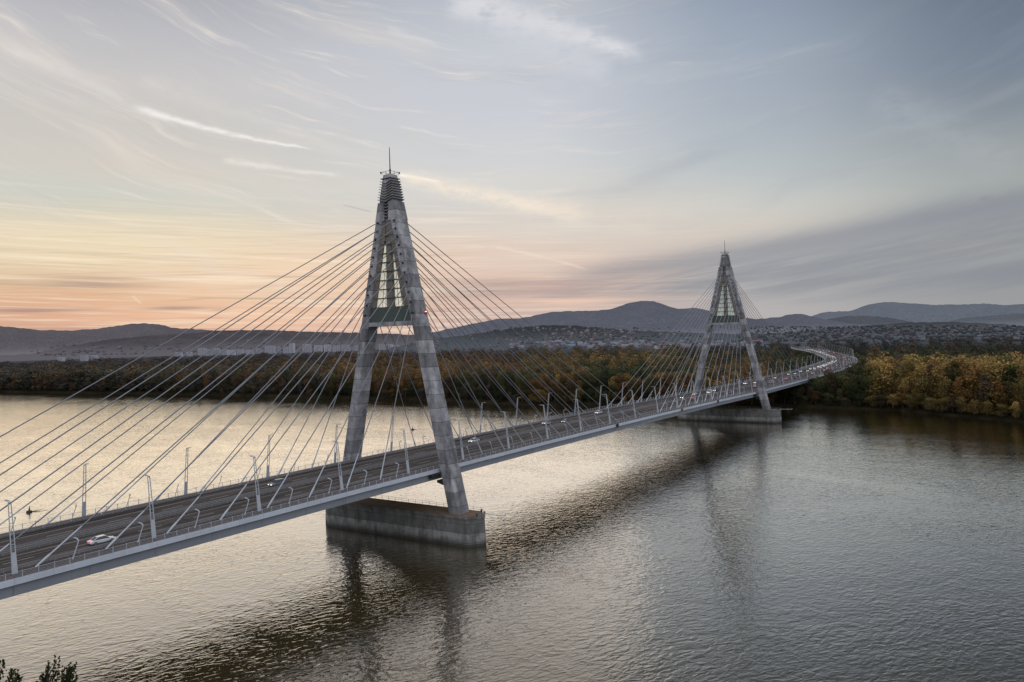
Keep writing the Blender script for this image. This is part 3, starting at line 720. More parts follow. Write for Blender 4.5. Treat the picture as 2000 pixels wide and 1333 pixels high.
mb.build('bank_pier', K['pylon'], bridge)
for s in (560, 680, 800, 920, 1040):
    c = dp(s, 0); mb = MB(); x, y, tx, ty = frame(s)
    P = lambda u, v, z: (x+tx*u-ty*v, y+ty*u+tx*v, z)
    mb.quadbox([P(-1.5, -5, 2), P(1.5, -5, 2), P(1.5, 5, 2), P(-1.5, 5, 2)], [P(-1.5, -7, c.z-2.61), P(1.5, -7, c.z-2.61), P(1.5, 7, c.z-2.61), P(-1.5, 7, c.z-2.61)])
    mb.build('approach_pier', K['pylon'], bridge)
# cables: shared unit tube stretched between anchors
mb = MB(); mb.tube((0, 0, 0), (0, 0, 1), 1, 8); proto = mb.build('cable', K['cable'], bridge, smooth=True); unit = proto.data
mb = MB(); mb.tube((0, 0, 0), (0, 0, .35), .20, 8, .20); mb.tube((0, 0, .35), (0, 0, .80), .20, 8, .24); mb.tube((0, 0, .80), (0, 0, 1), .24, 8, .14); sleeve = None
def sleeve_mesh():
    mb = MB(); mb.tube((0, 0, -.1), (0, 0, 1.9), .17, 8, .24); mb.tube((0, 0, 1.9), (0, 0, 2.8), .25, 8, .19); mb.tube((0, 0, 2.8), (0, 0, 9.5), .155, 8, .145)
    return mb
first = True
SLM = None
def cable(p, q):
    global first, SLM
    p = Vector(p); q = Vector(q); d = q-p
    o = proto if first else proto.copy()
    if not first: COL.objects.link(o); o.parent = bridge
    rot = d.to_track_quat('Z', 'Y')
    o.matrix_world = Matrix.LocRotScale(p, rot, Vector((.125, .125, d.length)))
    if SLM is None:
        sl_ = sleeve_mesh().build('anchor_sleeve', K['white'], None); SLM = sl_
    else: sl_ = SLM.copy(); COL.objects.link(sl_)
    sl_.parent = o; sl_.matrix_parent_inverse = Matrix.LocRotScale(p, rot, Vector((.125, .125, d.length))).inverted()
    sl_.matrix_basis = Matrix.LocRotScale(p, rot, Vector((1, 1, 1)))
    first = False
LP = [21.37+11.735*k for k in range(11)]; RP = [23.04+11.697*k for k in range(11)]
for X0, lists in ((0, ((-1, LP), (1, RP))), (300, ((-1, RP), (1, LP)))):
    for sx, L_ in lists:
        for sy in (-1, 1):
            for k_ in range(11):
                z, y_ = anchor(k_); s = X0+sx*L_[k_]
                a = Vector((X0+sx*(AX+.1), sy*y_, z)); b = dp(s, sy*14.85, .25)
                cable(b, a)
# clutter on the near fascia: navigation signs / boxes
def navsign(s, cols):
    o = empty('navigation_sign', tuple(dp(s, -HW-.35, -.45)))
    for j, c in enumerate(cols):
        mb = MB(); mb.box(-.45+(j-.5)*1.1, .45+(j-.5)*1.1, -.1, .1, -.75, .75); mb.build('sign_panel', K[c], o)
    mb = MB(); mb.box(-1.0, 1.0, .1, .22, -.08, .08); mb.build('bracket', K['dark'], o); return o
K['signred'] = mat('sign_red', (.22, .05, .04), .6); K['signyel'] = mat('sign_amber', (.28, .17, .05), .6)
tag(navsign(109, ('dark', 'dark')), 'pair of dark sign panels hung on the near deck edge left of mid-span', 'sign')
tag(navsign(178, ('signred', 'signyel')), 'red and amber sign panels hung on the near deck edge beyond mid-span', 'sign')
tag(navsign(229, ('dark', 'signred')), 'small dark and red sign panels on the deck edge nearest the far pylon', 'sign')

# ------------------------------------------------------------------ street lamps
ORD = ['first', 'second', 'third', 'fourth', 'fifth', 'sixth', 'seventh', 'eighth', 'ninth', 'tenth', 'eleventh', 'twelfth', 'thirteenth', 'fourteenth', 'fifteenth', 'sixteenth', 'seventeenth', 'eighteenth', 'nineteenth', 'twentieth']
def lamp_proto():                           # built leaning towards +Y, base at the origin
    r = empty('street_lamp')
    L = lambda x, h: Vector((x, 1.45*h/12.2, h))
    mb = MB(); mb.quadbox([(-.42, -.14, 0), (.42, -.14, 0), (.42, .14, 0), (-.42, .14, 0)], [L(-.38, 3.6)+Vector((0, -.1, 0)), L(.38, 3.6)+Vector((0, -.1, 0)), L(.38, 3.6)+Vector((0, .1, 0)), L(-.38, 3.6)+Vector((0, .1, 0))])
    mb.build('base_box', K['white'], r)
    for sx in (-1, 1):
        mb = MB(); mb.bar(L(sx*.33, 3.55), L(sx*.2, 12.2), .13, .15, (0, 1, 0)); mb.build('post', K['white'], r)
    mb = MB()
    for h in (5, 6.8, 8.6, 10.4, 12.1): w = .33-.13*(h-3.6)/8.6; mb.bar(L(-w, h), L(w, h), .1, .1)
    mb.build('rungs', K['white'], r)
    mb = MB(); mb.bar(L(0, 12.25)+Vector((0, -.15, 0)), L(0, 12.35)+Vector((0, .8, .05)), .42, .1); mb.build('arm', K['white'], r)
    mb = MB(); a = L(0, 12.38)+Vector((0, .8, 0)); mb.quadbox([a+Vector((-.2, 0, -.06)), a+Vector((.2, 0, -.06)), a+Vector((.14, 1.1, .02)), a+Vector((-.14, 1.1, .02))], [a+Vector((-.2, 0, .12)), a+Vector((.2, 0, .12)), a+Vector((.12, 1.1, .10)), a+Vector((-.12, 1.1, .10))])
    mb.build('lamp_head', K['rail'], r)
    return r
LPROTO = lamp_proto(); used = False
def place(proto_, flag, loc, rz):
    o = proto_ if flag else copy_tree(proto_)
    o.location = loc; o.rotation_euler = (0, 0, rz); return o
n = 0; s = -106.8; firstl = True
i = 0
while s < 1330:
    for side in (-1, 1):
        lat = -15.1 if side < 0 else 16.9
        ss = s + (0 if side < 0 else .0)
        if side > 0 and i == 0: continue
        x, y, tx, ty = frame(ss); rz = math.atan2(ty, tx)
        o = place(LPROTO, firstl, dp(ss, lat, .05), rz if side < 0 else rz+math.pi); firstl = False
        nm = 'near' if side < 0 else 'far'; oi_ = i if side < 0 else i-1
        if i < 17: tag(o, 'tall leaning lamp post, %s from the left along the %s railing' % (ORD[oi_], nm), 'street lamp', 'tall lamp posts along both bridge railings')
        elif i < 20: tag(o, 'tall lamp post beyond the far pylon, %s from the left along the %s railing' % (ORD[oi_], nm), 'street lamp', 'tall lamp posts along both bridge railings')
        else: tag(o, 'small distant lamp post on the curved end of the bridge', 'street lamp', 'distant lamp posts on the curving road')
    s += 24.0; i += 1
def stub_proto():
    r = empty('path_lamp')
    mb = MB(); mb.tube((0, 0, 0), (.25, 0, .6), .16, 6, .13); mb.tube((.25, 0, .6), (1.15, 0, 3.2), .095, 6); mb.build('post', K['white'], r)
    mb = MB(); mb.tube((1.15, 0, 3.15), (.95, .45, 3.55), .10, 6, .13); mb.tube((.95, .45, 3.55), (.7, .95, 3.62), .16, 6, .13); mb.build('lamp_head', K['white'], r)
    return r
SP = stub_proto(); SP2 = None; fs = True
SP_m = None
def stub_mirror():
    r = copy_tree(SP)
    for ch in r.children:
        me = ch.data.copy(); ch.data = me
        for v in me.vertices: v.co.x *= -1
        me.flip_normals()
    return r
SPM = None
def put_stub(s, side, lean):
    global fs, SPM
    mir = (lean < 0) != (side > 0)
    if mir and SPM is None: SPM = stub_mirror(); o = SPM
    elif mir: o = copy_tree(SPM)
    elif fs: o = SP; fs = False
    else: o = copy_tree(SP)
    o.location = dp(s, side*15.3, .05); o.rotation_euler = (0, 0, 0 if side < 0 else math.pi); return o
ls = [(-15.9-11.7*k, 1, 'left of the front pylon') for k in range(9)]
rs = [(16.5+11.7*k, -1, 'right of the front pylon') for k in range(11)]
r2 = [(300-16.5-11.7*k, 1, 'left of the far pylon') for k in range(11)]
r3 = [(315.9+11.7*k, -1, 'right of the far pylon') for k in range(10)]
for L_ in (ls, rs, r2, r3):
    for k_, (s, lean, wh) in enumerate(L_):
        for side in (-1, 1):
            if pxof(*dp(s, side*15.3, 1))[0] < 2: continue
            o = put_stub(s, side, lean)
            tag(o, 'bent path lamp, %s railing, %s one %s' % ('near' if side < 0 else 'far', ORD[k_], wh), 'path lamp', 'short path lamps between the cables')

# ------------------------------------------------------------------ cars
def car_mesh(kind):
    L = {'saloon': 4.7, 'hatch': 4.2, 'suv': 4.6, 'van': 5.6}[kind]; h = L/2
    low = [(-h, .45, .80, .72), (-h+.12, .32, .92, .84), (-h+.8, .25, .98, .90), (0, .22, .95, .92), (h-1.1, .25, .90, .90), (h-.25, .32, .74, .82), (h, .42, .64, .66)]
    cab = {'saloon': ([(-h+.55, .97), (-h+1.35, 1.38), (.1, 1.45), (.55, 1.40), (h-1.25, .92)]),
           'hatch': ([(-h+.1, .95), (-h+.55, 1.42), (0, 1.50), (.5, 1.44), (h-1.05, .90)]),
           'suv': ([(-h+.08, 1.1), (-h+.4, 1.68), (0, 1.74), (.5, 1.68), (h-1.2, 1.02)]),
           'van': ([(-h+.03, 1.3), (-h+.15, 2.25), (0, 2.3), (h-1.6, 2.2), (h-.75, 1.1)])}[kind]
    up = {'suv': .14, 'van': .25}.get(kind, 0)
    r = empty({'saloon': 'car', 'hatch': 'car', 'suv': 'car', 'van': 'van'}[kind])
    V = []; F = []; k = 8
    for (x, zb, zt, w) in low:
        zt += up
        V += [(x, -w*.9, zb), (x, -w, zb+.18), (x, -w, zt-.16), (x, -w*.86, zt), (x, w*.86, zt), (x, w, zt-.16), (x, w, zb+.18), (x, w*.9, zb)]
    for i in range(len(low)-1):
        for j in range(k): F.append((i*k+j, i*k+(j+1) % k, (i+1)*k+(j+1) % k, (i+1)*k+j))
    F += [tuple(range(k)), tuple((len(low)-1)*k+j for j in range(k))]
    mb = MB(); mb.v = V; mb.f = F
    # roof skin
    tops = cab[1:4]
    for (a, b) in zip(tops, tops[1:]): mb.quadbox([(a[0], -.60, a[1]-.02), (a[0], .60, a[1]-.02), (b[0], .60, b[1]-.02), (b[0], -.60, b[1]-.02)], [(a[0], -.58, a[1]+.05), (a[0], .58, a[1]+.05), (b[0], .58, b[1]+.05), (b[0], -.58, b[1]+.05)])
    # pillars
    for (a, b) in ((cab[0], cab[1]), (cab[3], cab[4])):
        for sg in (-1, 1): mb.bar((a[0], sg*(.84 if a is cab[0] else .62), a[1]), (b[0], sg*(.62 if a is cab[0] else .84), b[1]), .09, .09)
    if kind == 'van': mb.box(-h+.1, h-2.2, -.9, .9, 1.0, 2.2)
    mb.build('body', K['carpaint'], r)
    mb = MB(); P = []
    belt = .88+up
    for (x, z) in cab:
        w = .84-(.24*(z-belt)/(max(c[1] for c in cab)-belt)); P.append(((x, -.84, belt), (x, -w, z), (x, w, z), (x, .84, belt)))
    for a, b in zip(P, P[1:]): mb.quadbox(a, b)
    mb.build('windows', K['carglass'], r)
    for sx in (-1, 1):
        for sg in (-1, 1):
            mb = MB(); c = (sx*(h-.85), sg*.92, .33); mb.tube((c[0], sg*.70, .33), (c[0], sg*.93, .33), .33, 12); w = mb.build('wheel', K['tyre'], r)
            mb = MB(); mb.tube((c[0], sg*.93, .33), (c[0], sg*.945, .33), .2, 10); mb.build('rim', K['rail'], w)
    for sg in (-1, 1):
        mb = MB(); mb.box(h-.14, h+.02, sg*.58-.17, sg*.58+.17, .52+up, .70+up); mb.build('headlight', K['headlamp'], r)
        mb = MB(); mb.box(-h-.02, -h+.2, sg*.64-.16, sg*.64+.16, .66+up, .84+up); mb.build('tail_light', K['taillamp'], r)
    return r
PROT = {}
def add_car(kind, s, lat, heading, col, label, group=None):
    if kind not in PROT: PROT[kind] = o = car_mesh(kind)
    else: o = copy_tree(PROT[kind])
    x, y, tx, ty = frame(s); o.location = dp(s, lat, .04); rz = math.atan2(ty, tx); o.rotation_euler = (0, 0, rz+(0 if heading > 0 else math.pi))
    for ch in o.children:
        if ch.name.startswith('body'): ch.color = (*col, 1)
        if ch.name.startswith('headlight'): k_ = .02 if heading > 0 else (1 if s > 200 else .35); ch.color = (k_, k_, k_, 1)
        if ch.name.startswith('tail_light'): k_ = 1 if heading > 0 else .05; ch.color = (k_, k_, k_, 1)
    tag(o, label, 'van' if kind == 'van' else 'car', group); return o
WH = (.75, .76, .78); SV = (.42, .43, .46); BK = (.03, .03, .035); RD = (.35, .05, .04); BL = (.06, .09, .18); GY = (.16, .17, .18); BG = (.5, .45, .38)
G1 = 'cars on the bridge deck'
add_car('saloon', -90, -8.9, 1, WH, 'white saloon car with red tail lights near the left edge', G1)
add_car('suv', -40, 5.0, -1, GY, 'dark grey car with pale roof left of the front pylon', G1)
add_car('saloon', 43, 5.0, -1, WH, 'white saloon car just right of the front pylon', G1)
add_car('suv', 96.5, 8.8, -1, SV, 'silver car in the outer far lane, first of the mid-span pair', G1)
add_car('saloon', 106, 4.9, -1, GY, 'dark car following inside the silver one at mid-span', G1)
add_car('saloon', 142, 8.8, -1, WH, 'pale saloon car alone beyond mid-span', G1)
add_car('saloon', 236, 5.0, -1, GY, 'grey car with bright headlights nearest the far pylon fan', G1)
add_car('suv', 227, -5.0, 1, RD, 'red car driving away before the far pylon', G1)
add_car('saloon', 264, 8.8, -1, WH, 'white car with headlights just ahead of the white van', G1)
add_car('van', 279, 5.0, -1, WH, 'white van with headlights left of the far pylon leg', G1)
add_car('saloon', 281, -8.6, 1, BL, 'dark blue car driving away beside the far pylon', G1)
add_car('hatch', 300, 8.8, -1, BK, 'black car with headlights half behind the far pylon', G1)
G2 = 'slow traffic beyond the far pylon'; rc = random.Random(11); pal = [WH, SV, BK, RD, BL, GY, GY, BG, WH, SV]
nmc = {WH: 'white', SV: 'silver', BK: 'black', RD: 'red', BL: 'dark blue', GY: 'grey', BG: 'beige'}
def many(s0, s1, gap, lats, heading):
    for lat in lats:
        s = s0+rc.uniform(0, gap)
        while s < s1:
            c = rc.choice(pal); kd = rc.choice(['saloon', 'hatch', 'suv', 'suv', 'van'] if rc.random() < .5 else ['saloon', 'hatch', 'suv'])
            add_car(kd, s, lat, heading, c, ('%s %s with lit headlights in the oncoming queue beyond the far pylon' if heading < 0 else '%s %s driving away beyond the far pylon') % (nmc[c], 'van' if kd == 'van' else 'car'), G2)
            s += gap*rc.uniform(.7, 1.7)
many(325, 600, 34, (-5, -8.8), 1); many(330, 560, 46, (5, 8.8), -1)
many(620, 1300, 55, (-5, -8.8), 1); many(560, 1320, 13.5, (5, 8.8), -1)

# ------------------------------------------------------------------ buoys
def buoy(px, py, label):
    d = FW + RT*((px-1000)/FPX) - UP*((py-666.5)/FPX); t = (WZ-CAMP.z)/d.z; p = CAMP+d*t
    r = empty('buoy', tuple(p))
    mb = MB(); mb.tube((0, 0, -.3), (0, 0, .5), 1.0, 10, .9); mb.tube((0, 0, .5), (0, 0, .75), .9, 10, .3); mb.build('float', K['buoyf'], r)
    mb = MB(); mb.tube((0, 0, .7), (.25, 0, 2.3), .28, 6, .08); mb.build('top_mark', K['dark'], r)
    mb = MB(); 
    for sg in (-1, 1): mb.quadbox([(.7, sg*.5, .03), (.9, sg*.9, .03), (5.5, sg*2.1-1.2, .0), (5.0, sg*1.8-1.2, .0)], [(.7, sg*.6, .16), (.9, sg*.8, .16), (5.4, sg*2.0-1.2, .03), (5.1, sg*1.9-1.2, .03)])
    mb.build('bow_wave', K['foam'], r)
    tag(r, label, 'buoy', 'channel buoys in the river'); return r
K['buoyf'] = mat('buoy_hull', (.06, .045, .035), .6); K['foam'] = mat('dark_ripple', (.10, .08, .06), .3)
buoy(57, 1001, 'dark buoy with a short wake at the left edge of the river')
buoy(806, 840, 'small dark buoy seen between the legs of the front pylon')

# ------------------------------------------------------------------ vegetation
def leaves(C0, rad, n, size, rng, up=.25):
    """n leaf-clump quads in the outer part of an ellipsoid"""
    d = rng.normal(size=(n, 3)); d /= np.linalg.norm(d, axis=1)[:, None]
    r = rng.uniform(.55, 1.05, n)**.7
    c = C0+d*rad*r[:, None]
    nrm = d*rng.uniform(.2, 1.2, (n, 1))+rng.normal(size=(n, 3))*.55+np.array([0, 0, up]); nrm /= np.linalg.norm(nrm, axis=1)[:, None]
    a = np.cross(nrm, rng.normal(size=(n, 3))); a /= np.linalg.norm(a, axis=1)[:, None]; b = np.cross(nrm, a)
    s = size*rng.uniform(.55, 1.3, (n, 1)); s2 = size*rng.uniform(.4, 1.0, (n, 1))
    V = np.stack([c-a*s, c-b*s2*.8+a*s*.1, c+a*s, c+b*s2], 1)      # irregular rhombs
    return V.reshape(-1, 3)
def tree_arrays(kind, seed, n_lobe, n_leaf, size):
    """unit tree, height 1, crown radius about .22; returns verts (4 per quad) and per-vertex tint"""
    rng = np.random.default_rng(seed); VV = []; TT = []
    for i in range(n_lobe):
        t = (i+.5)/n_lobe
        if kind == 'round': z = .22+.68*t; R_ = .21*math.sin(math.pi*min(1, .18+.80*t))**.6
        elif kind == 'tall': z = .15+.78*t; R_ = .135*math.sin(math.pi*min(1, .15+.82*t))**.6
        else: z = .12+.70*t; R_ = .26*math.sin(math.pi*min(1, .25+.72*t))**.6
        ang = rng.uniform(0, 6.28); rr_ = R_*rng.uniform(.25, .85)
        c = np.array([math.cos(ang)*rr_, math.sin(ang)*rr_, z+rng.uniform(-.03, .03)])
        q = rng.uniform(.09, .14)*(1.25 if kind == 'wide' else 1)
        v = leaves(c, np.array([q, q, q*rng.uniform(.75, 1.15)]), n_leaf, size, rng)
        VV.append(v); br = rng.uniform(.62, 1.3)
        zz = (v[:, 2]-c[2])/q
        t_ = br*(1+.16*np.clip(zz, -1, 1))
        t_ = t_*(.50+.85*z)  # lower crown darker: shade painted into the tint, also less autumn colour there
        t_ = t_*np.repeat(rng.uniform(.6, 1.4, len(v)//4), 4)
        TT.append(t_)
    return np.concatenate(VV), np.concatenate(TT)
KINDS = ['round', 'wide', 'tall', 'round', 'wide']
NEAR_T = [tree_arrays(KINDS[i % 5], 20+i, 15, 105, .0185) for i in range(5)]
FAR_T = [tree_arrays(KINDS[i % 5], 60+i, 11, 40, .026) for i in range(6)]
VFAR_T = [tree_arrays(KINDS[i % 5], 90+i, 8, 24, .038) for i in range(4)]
PALC = dict(dark=(.024, .029, .015), olive=(.056, .053, .022), green=(.036, .045, .018), rust=(.098, .055, .024), orange=(.125, .068, .024), gold=(.165, .110, .038), brown=(.062, .046, .028), grey=(.064, .058, .045), yolive=(.110, .084, .030))
from mathutils import noise as mnoise
def pick(x, y, D, px, rng):
    n1 = mnoise.noise(Vector((x*.012, y*.012, 2))); n2 = mnoise.noise(Vector((x*.03, y*.03, 7)))
    if px > 1695:
        if D < 680 and n1 > -.55: w = dict(gold=5.2, yolive=4.4, orange=.8, olive=1.5, brown=.8, green=.3)
        elif D < 900: w = dict(dark=3, green=3, olive=2, rust=.4)
        else: w = dict(green=2, dark=2, rust=1.2, brown=1)
    elif px > 1520:
        w = dict(dark=3.2, green=2.2, olive=1.6, brown=1.8, rust=.4) if D > 480 else dict(dark=2, brown=3, rust=1, olive=1)
    elif px > 1020:
        if D > 950 and px < 1330: w = dict(gold=3.5, yolive=3, olive=1)
        elif n1 > .05: w = dict(orange=1.3, rust=2.2, gold=1.2, brown=1.6, olive=1.6, dark=1)
        elif n1 < -.1: w = dict(dark=3.4, green=3, olive=1)
        else: w = dict(olive=2.6, yolive=1.7, green=1.8, rust=.9, dark=1.8)
    elif px > 640:
        if D > 800: w = dict(rust=3, orange=2, brown=2, gold=.8)
        elif n1 > .12: w = dict(rust=2, orange=1.4, brown=2, olive=1)
        else: w = dict(dark=2.4, brown=2.3, grey=1.5, olive=1.3, rust=.9)
    else:
        w = dict(brown=3.2, rust=1.5, dark=1.5, grey=2.3, olive=1, orange=.35)
        if n2 > .38: w['gold'] = 1.6
    ks = list(w); p = np.array([w[k] for k in ks]); k = ks[rng.choice(len(ks), p=p/p.sum())]
    return k
# candidate positions: rows parallel to the shore
rngT = np.random.default_rng(5)
sh = np.array(SH, float); cand = []
shL = np.concatenate([[0], np.cumsum(np.linalg.norm(np.diff(sh, axis=0), axis=1))])
def inland(o_, t):
    x = np.interp(t, shL, sh[:, 0]); y = np.interp(t, shL, sh[:, 1]); d = np.array([x-CAMP.x, y-CAMP.y]); d /= np.linalg.norm(d); return x+d[0]*o_, y+d[1]*o_
cy = np.stack([CL[:, 0], CL[:, 1]], 1)[::4]
off = 2.5; row = 0
while off < 1900:
    sp = 8.0 if off < 60 else (9.5 if off < 250 else 12 if off < 600 else 17 if off < 1200 else 24)
    t = rngT.uniform(0, sp)
    while t < shL[-1]:
        o_ = off+rngT.uniform(-.42, .42)*sp; x, y = inland(o_, t); 
        w = (Vector((x, y, 20))-CAMP).dot(FW)
        stepk = 1.0
        if w > 50:
            px, py = pxof(x, y, 20); D = math.hypot(x-CAMP.x, y-CAMP.y); stepk = max(.75, D/620)
            if -50 < px < 2050 and D < 2700: cand.append((x, y, D, px, off, row))
        t += sp*rngT.uniform(.7, 1.3)*stepk*(1 if off < 60 else .9)
    off += sp*.95*(1 if off < 250 else 1.35); row += 1
trees = []
for (x, y, D, px, of, rw) in cand:
    d2 = np.min((cy[:, 0]-x)**2+(cy[:, 1]-y)**2)**.5
    h = rngT.uniform(20, 28)
    if of < 7: h *= rngT.uniform(.22, .5)
    elif of < 16: h *= rngT.uniform(.5, .95)
    if px > 1680 and D < 700: h = rngT.uniform(28, 36)*(.3 if of < 7 else .75 if of < 16 else 1)
    if px > 1640 and D >= 700: h = rngT.uniform(20, 27)
    if px < 700: h *= 1.08
    wide = max(1.0, D/900)*(1.7 if of < 7 else 1)
    if d2 < 23: 
        if d2 < 15 and x > 430: h = rngT.uniform(5, 10)
        else: h = rngT.uniform(9, 15)
        if abs(x-447) < 12: continue
    elif d2 < 34: h = min(h, 20)
    trees.append((x, y, D, px, h, of, wide))
print('TREES', len(trees))
trees.sort(key=lambda t: (t[2]*(1+max(0, t[5]-10)/60)))
proto_me = []
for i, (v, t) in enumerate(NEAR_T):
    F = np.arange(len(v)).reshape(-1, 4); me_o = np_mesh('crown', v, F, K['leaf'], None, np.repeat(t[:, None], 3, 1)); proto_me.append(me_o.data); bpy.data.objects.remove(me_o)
def trunk_mesh():
    mb = MB(); mb.tube((0, 0, -.02), (0, 0, .3), .014, 7, .010); mb.tube((0, 0, .3), (.01, .01, .72), .010, 6, .004)
    rt = random.Random(2)
    for i in range(7):
        a = i*2.4; z = .22+.07*i; mb.tube((0, 0, z), (math.cos(a)*.13, math.sin(a)*.13, z+.13), .006, 5, .002)
    me = mb.build('trunk', K['leafbark']); d = me.data; bpy.data.objects.remove(me); return d
TRM = trunk_mesh()
NI = 285
WORDS = dict(dark='dark green', olive='olive green', green='mid green', rust='rust brown', orange='orange', gold='golden yellow', brown='dull brown', grey='grey brown', yolive='yellowish olive')
for idx, (x, y, D, px, h, of, wide) in enumerate(trees[:NI]):
    c = pick(x, y, D, px, rngT); j = int(rngT.integers(5))
    r = empty('riverbank_tree', (x, y, WZ+2.2), float(rngT.uniform(0, 6.28))); r.scale = (h*wide*rngT.uniform(.95, 1.3),)*2+(h,)
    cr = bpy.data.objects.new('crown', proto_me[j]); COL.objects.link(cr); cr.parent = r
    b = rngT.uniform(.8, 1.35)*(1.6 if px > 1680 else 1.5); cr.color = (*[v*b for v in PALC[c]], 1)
    tr = bpy.data.objects.new('trunk', TRM); COL.objects.link(tr); tr.parent = r
    if px < 640: wh = 'on the far bank left of the front pylon'
    elif px < 920: wh = 'on the far bank seen behind the front pylon legs'
    elif px < 1180: wh = 'on the far bank between the two pylons'
    elif px < 1380: wh = 'on the far bank behind the far pylon cables'
    elif px < 1600: wh = 'on the bank beside and under the far end of the bridge'
    elif px < 1800: wh = 'on the far bank right of the bridge'
    else: wh = 'on the far bank at the right edge'
    tag(r, '%s tree %s' % (WORDS[c], wh), 'tree', 'trees lining the far river bank')
# the wood behind, one mass
VV = []; TT = []
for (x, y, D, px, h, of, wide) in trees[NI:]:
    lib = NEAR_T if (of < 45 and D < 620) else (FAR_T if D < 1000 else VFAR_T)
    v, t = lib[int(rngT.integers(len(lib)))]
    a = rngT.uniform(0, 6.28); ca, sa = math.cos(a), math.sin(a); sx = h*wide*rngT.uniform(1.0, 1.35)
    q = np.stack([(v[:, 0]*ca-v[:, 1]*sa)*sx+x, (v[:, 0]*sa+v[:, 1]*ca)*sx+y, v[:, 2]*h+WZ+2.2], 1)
    c = pick(x, y, D, px, rngT); b = rngT.uniform(.8, 1.35)*(1.6 if px > 1680 and D < 700 else 1.5); hz = min(.55, max(0, (D-500)/2600))  # hz: painted haze in the tint, stronger with distance
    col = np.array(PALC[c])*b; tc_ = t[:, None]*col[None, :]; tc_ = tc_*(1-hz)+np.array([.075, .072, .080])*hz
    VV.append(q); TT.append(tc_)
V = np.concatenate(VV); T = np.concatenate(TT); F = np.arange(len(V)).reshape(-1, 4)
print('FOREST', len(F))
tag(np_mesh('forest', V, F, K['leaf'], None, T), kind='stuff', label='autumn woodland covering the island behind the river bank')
# foreground poplar tops
def fore_tree(px, py, D, zt, rad, seed, label):
    p = at(px, py, D); r = empty('poplar_tree', (p.x, p.y, WZ+2.4)); H = p.z-WZ-2.4
    rng = np.random.default_rng(seed); VV = []; TT = []; mb = MB()
    for i in range(30):
        a = rng.uniform(0, 6.28); q = rad*math.sqrt(rng.uniform(0, 1)); bx, by = math.cos(a)*q, math.sin(a)*q
        top = H*(1-.0)-(q/rad)**2*rad*1.5-rng.uniform(0, 1.3)*rad*.55; ln = rng.uniform(1.6, 3.0)
        b0 = np.array([bx*.8, by*.8, top-ln]); b1 = np.array([bx*1.12+.25, by*1.12-.2, top])
        mb.tube(b0, b1, .05, 5, .015)
        mb.tube((0, 0, max(1, H*.45)+i*.08), b0, .09, 5, .05) if i % 2 == 0 else None
        n = 80; t = rng.uniform(0, 1, n); c = b0+(b1-b0)*t[:, None]; w = .24*np.sin(np.pi*np.clip(t*.85+.12, 0, 1))
        c += rng.normal(size=(n, 3))*w[:, None]*.6
        d = (b1-b0)/np.linalg.norm(b1-b0)+rng.normal(size=(n, 3))*.35; d /= np.linalg.norm(d, axis=1)[:, None]
        s = np.cross(d, rng.normal(size=(n, 3))); s /= np.linalg.norm(s, axis=1)[:, None]
        L_ = rng.uniform(.12, .24, (n, 1)); W_ = L_*.42
        VV.append(np.stack([c, c+d*L_*.5+s*W_, c+d*L_, c+d*L_*.5-s*W_], 1).reshape(-1, 3)); TT.append(np.repeat(rng.uniform(.5, 1.5, n)*(1.0+.5*t), 4))
    for i in range(60):
        a = rng.uniform(0, 6.28); z = rng.uniform(H*.25, H-4.6); q = rad*.8*math.sqrt(rng.uniform(0, 1))
        v = leaves(np.array([math.cos(a)*q, math.sin(a)*q, z]), np.array([.6, .6, 1.2]), 50, .12, rng); VV.append(v); TT.append(rng.uniform(.5, 1.2)*np.ones(len(v)))
    mb.tube((0, 0, -1), (0, 0, H*.6), .38, 9, .15)
    mb.build('trunk', K['leafbark'], r)
    V = np.concatenate(VV); T = np.concatenate(TT)
    o = np_mesh('crown', V, np.arange(len(V)).reshape(-1, 4), K['leaf'], r, T[:, None]*np.array([[.030, .036, .012]]))
    tag(r, label, 'tree', 'treetops in the bottom left foreground'); return r
fore_tree(101, 1279, 62, 26, 1.45, 3, 'dark upright treetop rising at the bottom edge left of the water reflections')
fore_tree(-22, 1268, 60, 26, 1.6, 4, 'dark treetop cut off by the bottom left corner')

# ------------------------------------------------------------------ town beyond
rt = random.Random(21)
mbw = MB(); mbw.box(-.5, .5, -.5, .5, -.4, 1); WALL = mbw.build('wall', K['housewall']); WALLM = WALL.data; bpy.data.objects.remove(WALL)
mbr = MB(); mbr.v = [(-.56, -.56, 0), (.56, -.56, 0), (.56, .56, 0), (-.56, .56, 0), (0, -.56, .6), (0, .56, .6)]; mbr.f = [(0, 1, 4), (1, 2, 5, 4), (2, 3, 5), (3, 0, 4, 5), (0, 3, 2, 1)]
RO = mbr.build('roof', K['roof']); ROM = RO.data; bpy.data.objects.remove(RO)
dg = None
bpy.context.view_layer.update(); dg = bpy.context.evaluated_depsgraph_get()
def ground_hit(px, py):
    """terrain point in a sight direction (hills or plain)"""
    d = (FW + RT*((px-1000)/FPX) - UP*((py-666.5)/FPX)).normalized(); o_ = CAMP.copy(); best = None
    for q in 'gbcaef':
        ob = HO[q]; ok, loc, nr, i_ = ob.ray_cast(o_, d)
        if ok and (best is None or (loc-o_).length < (best-o_).length): best = loc
    if best is None and d.z < 0: best = o_+d*((5-o_.z)/d.z)
    return best
def house(px, py, w, l, h, wall, label, group, gable=True):
    p = ground_hit(px, py)
    if p is None: return
    r = empty('house', tuple(p), rt.uniform(0, 3.14))
    a = bpy.data.objects.new('wall', WALLM); COL.objects.link(a); a.parent = r; a.scale = (w, l, h); a.color = (*wall, 1)
    if gable:
        b = bpy.data.objects.new('roof', ROM); COL.objects.link(b); b.parent = r; b.location = (0, 0, h-.002); b.scale = (w, l, w*.7)
    tag(r, label, 'house', group)
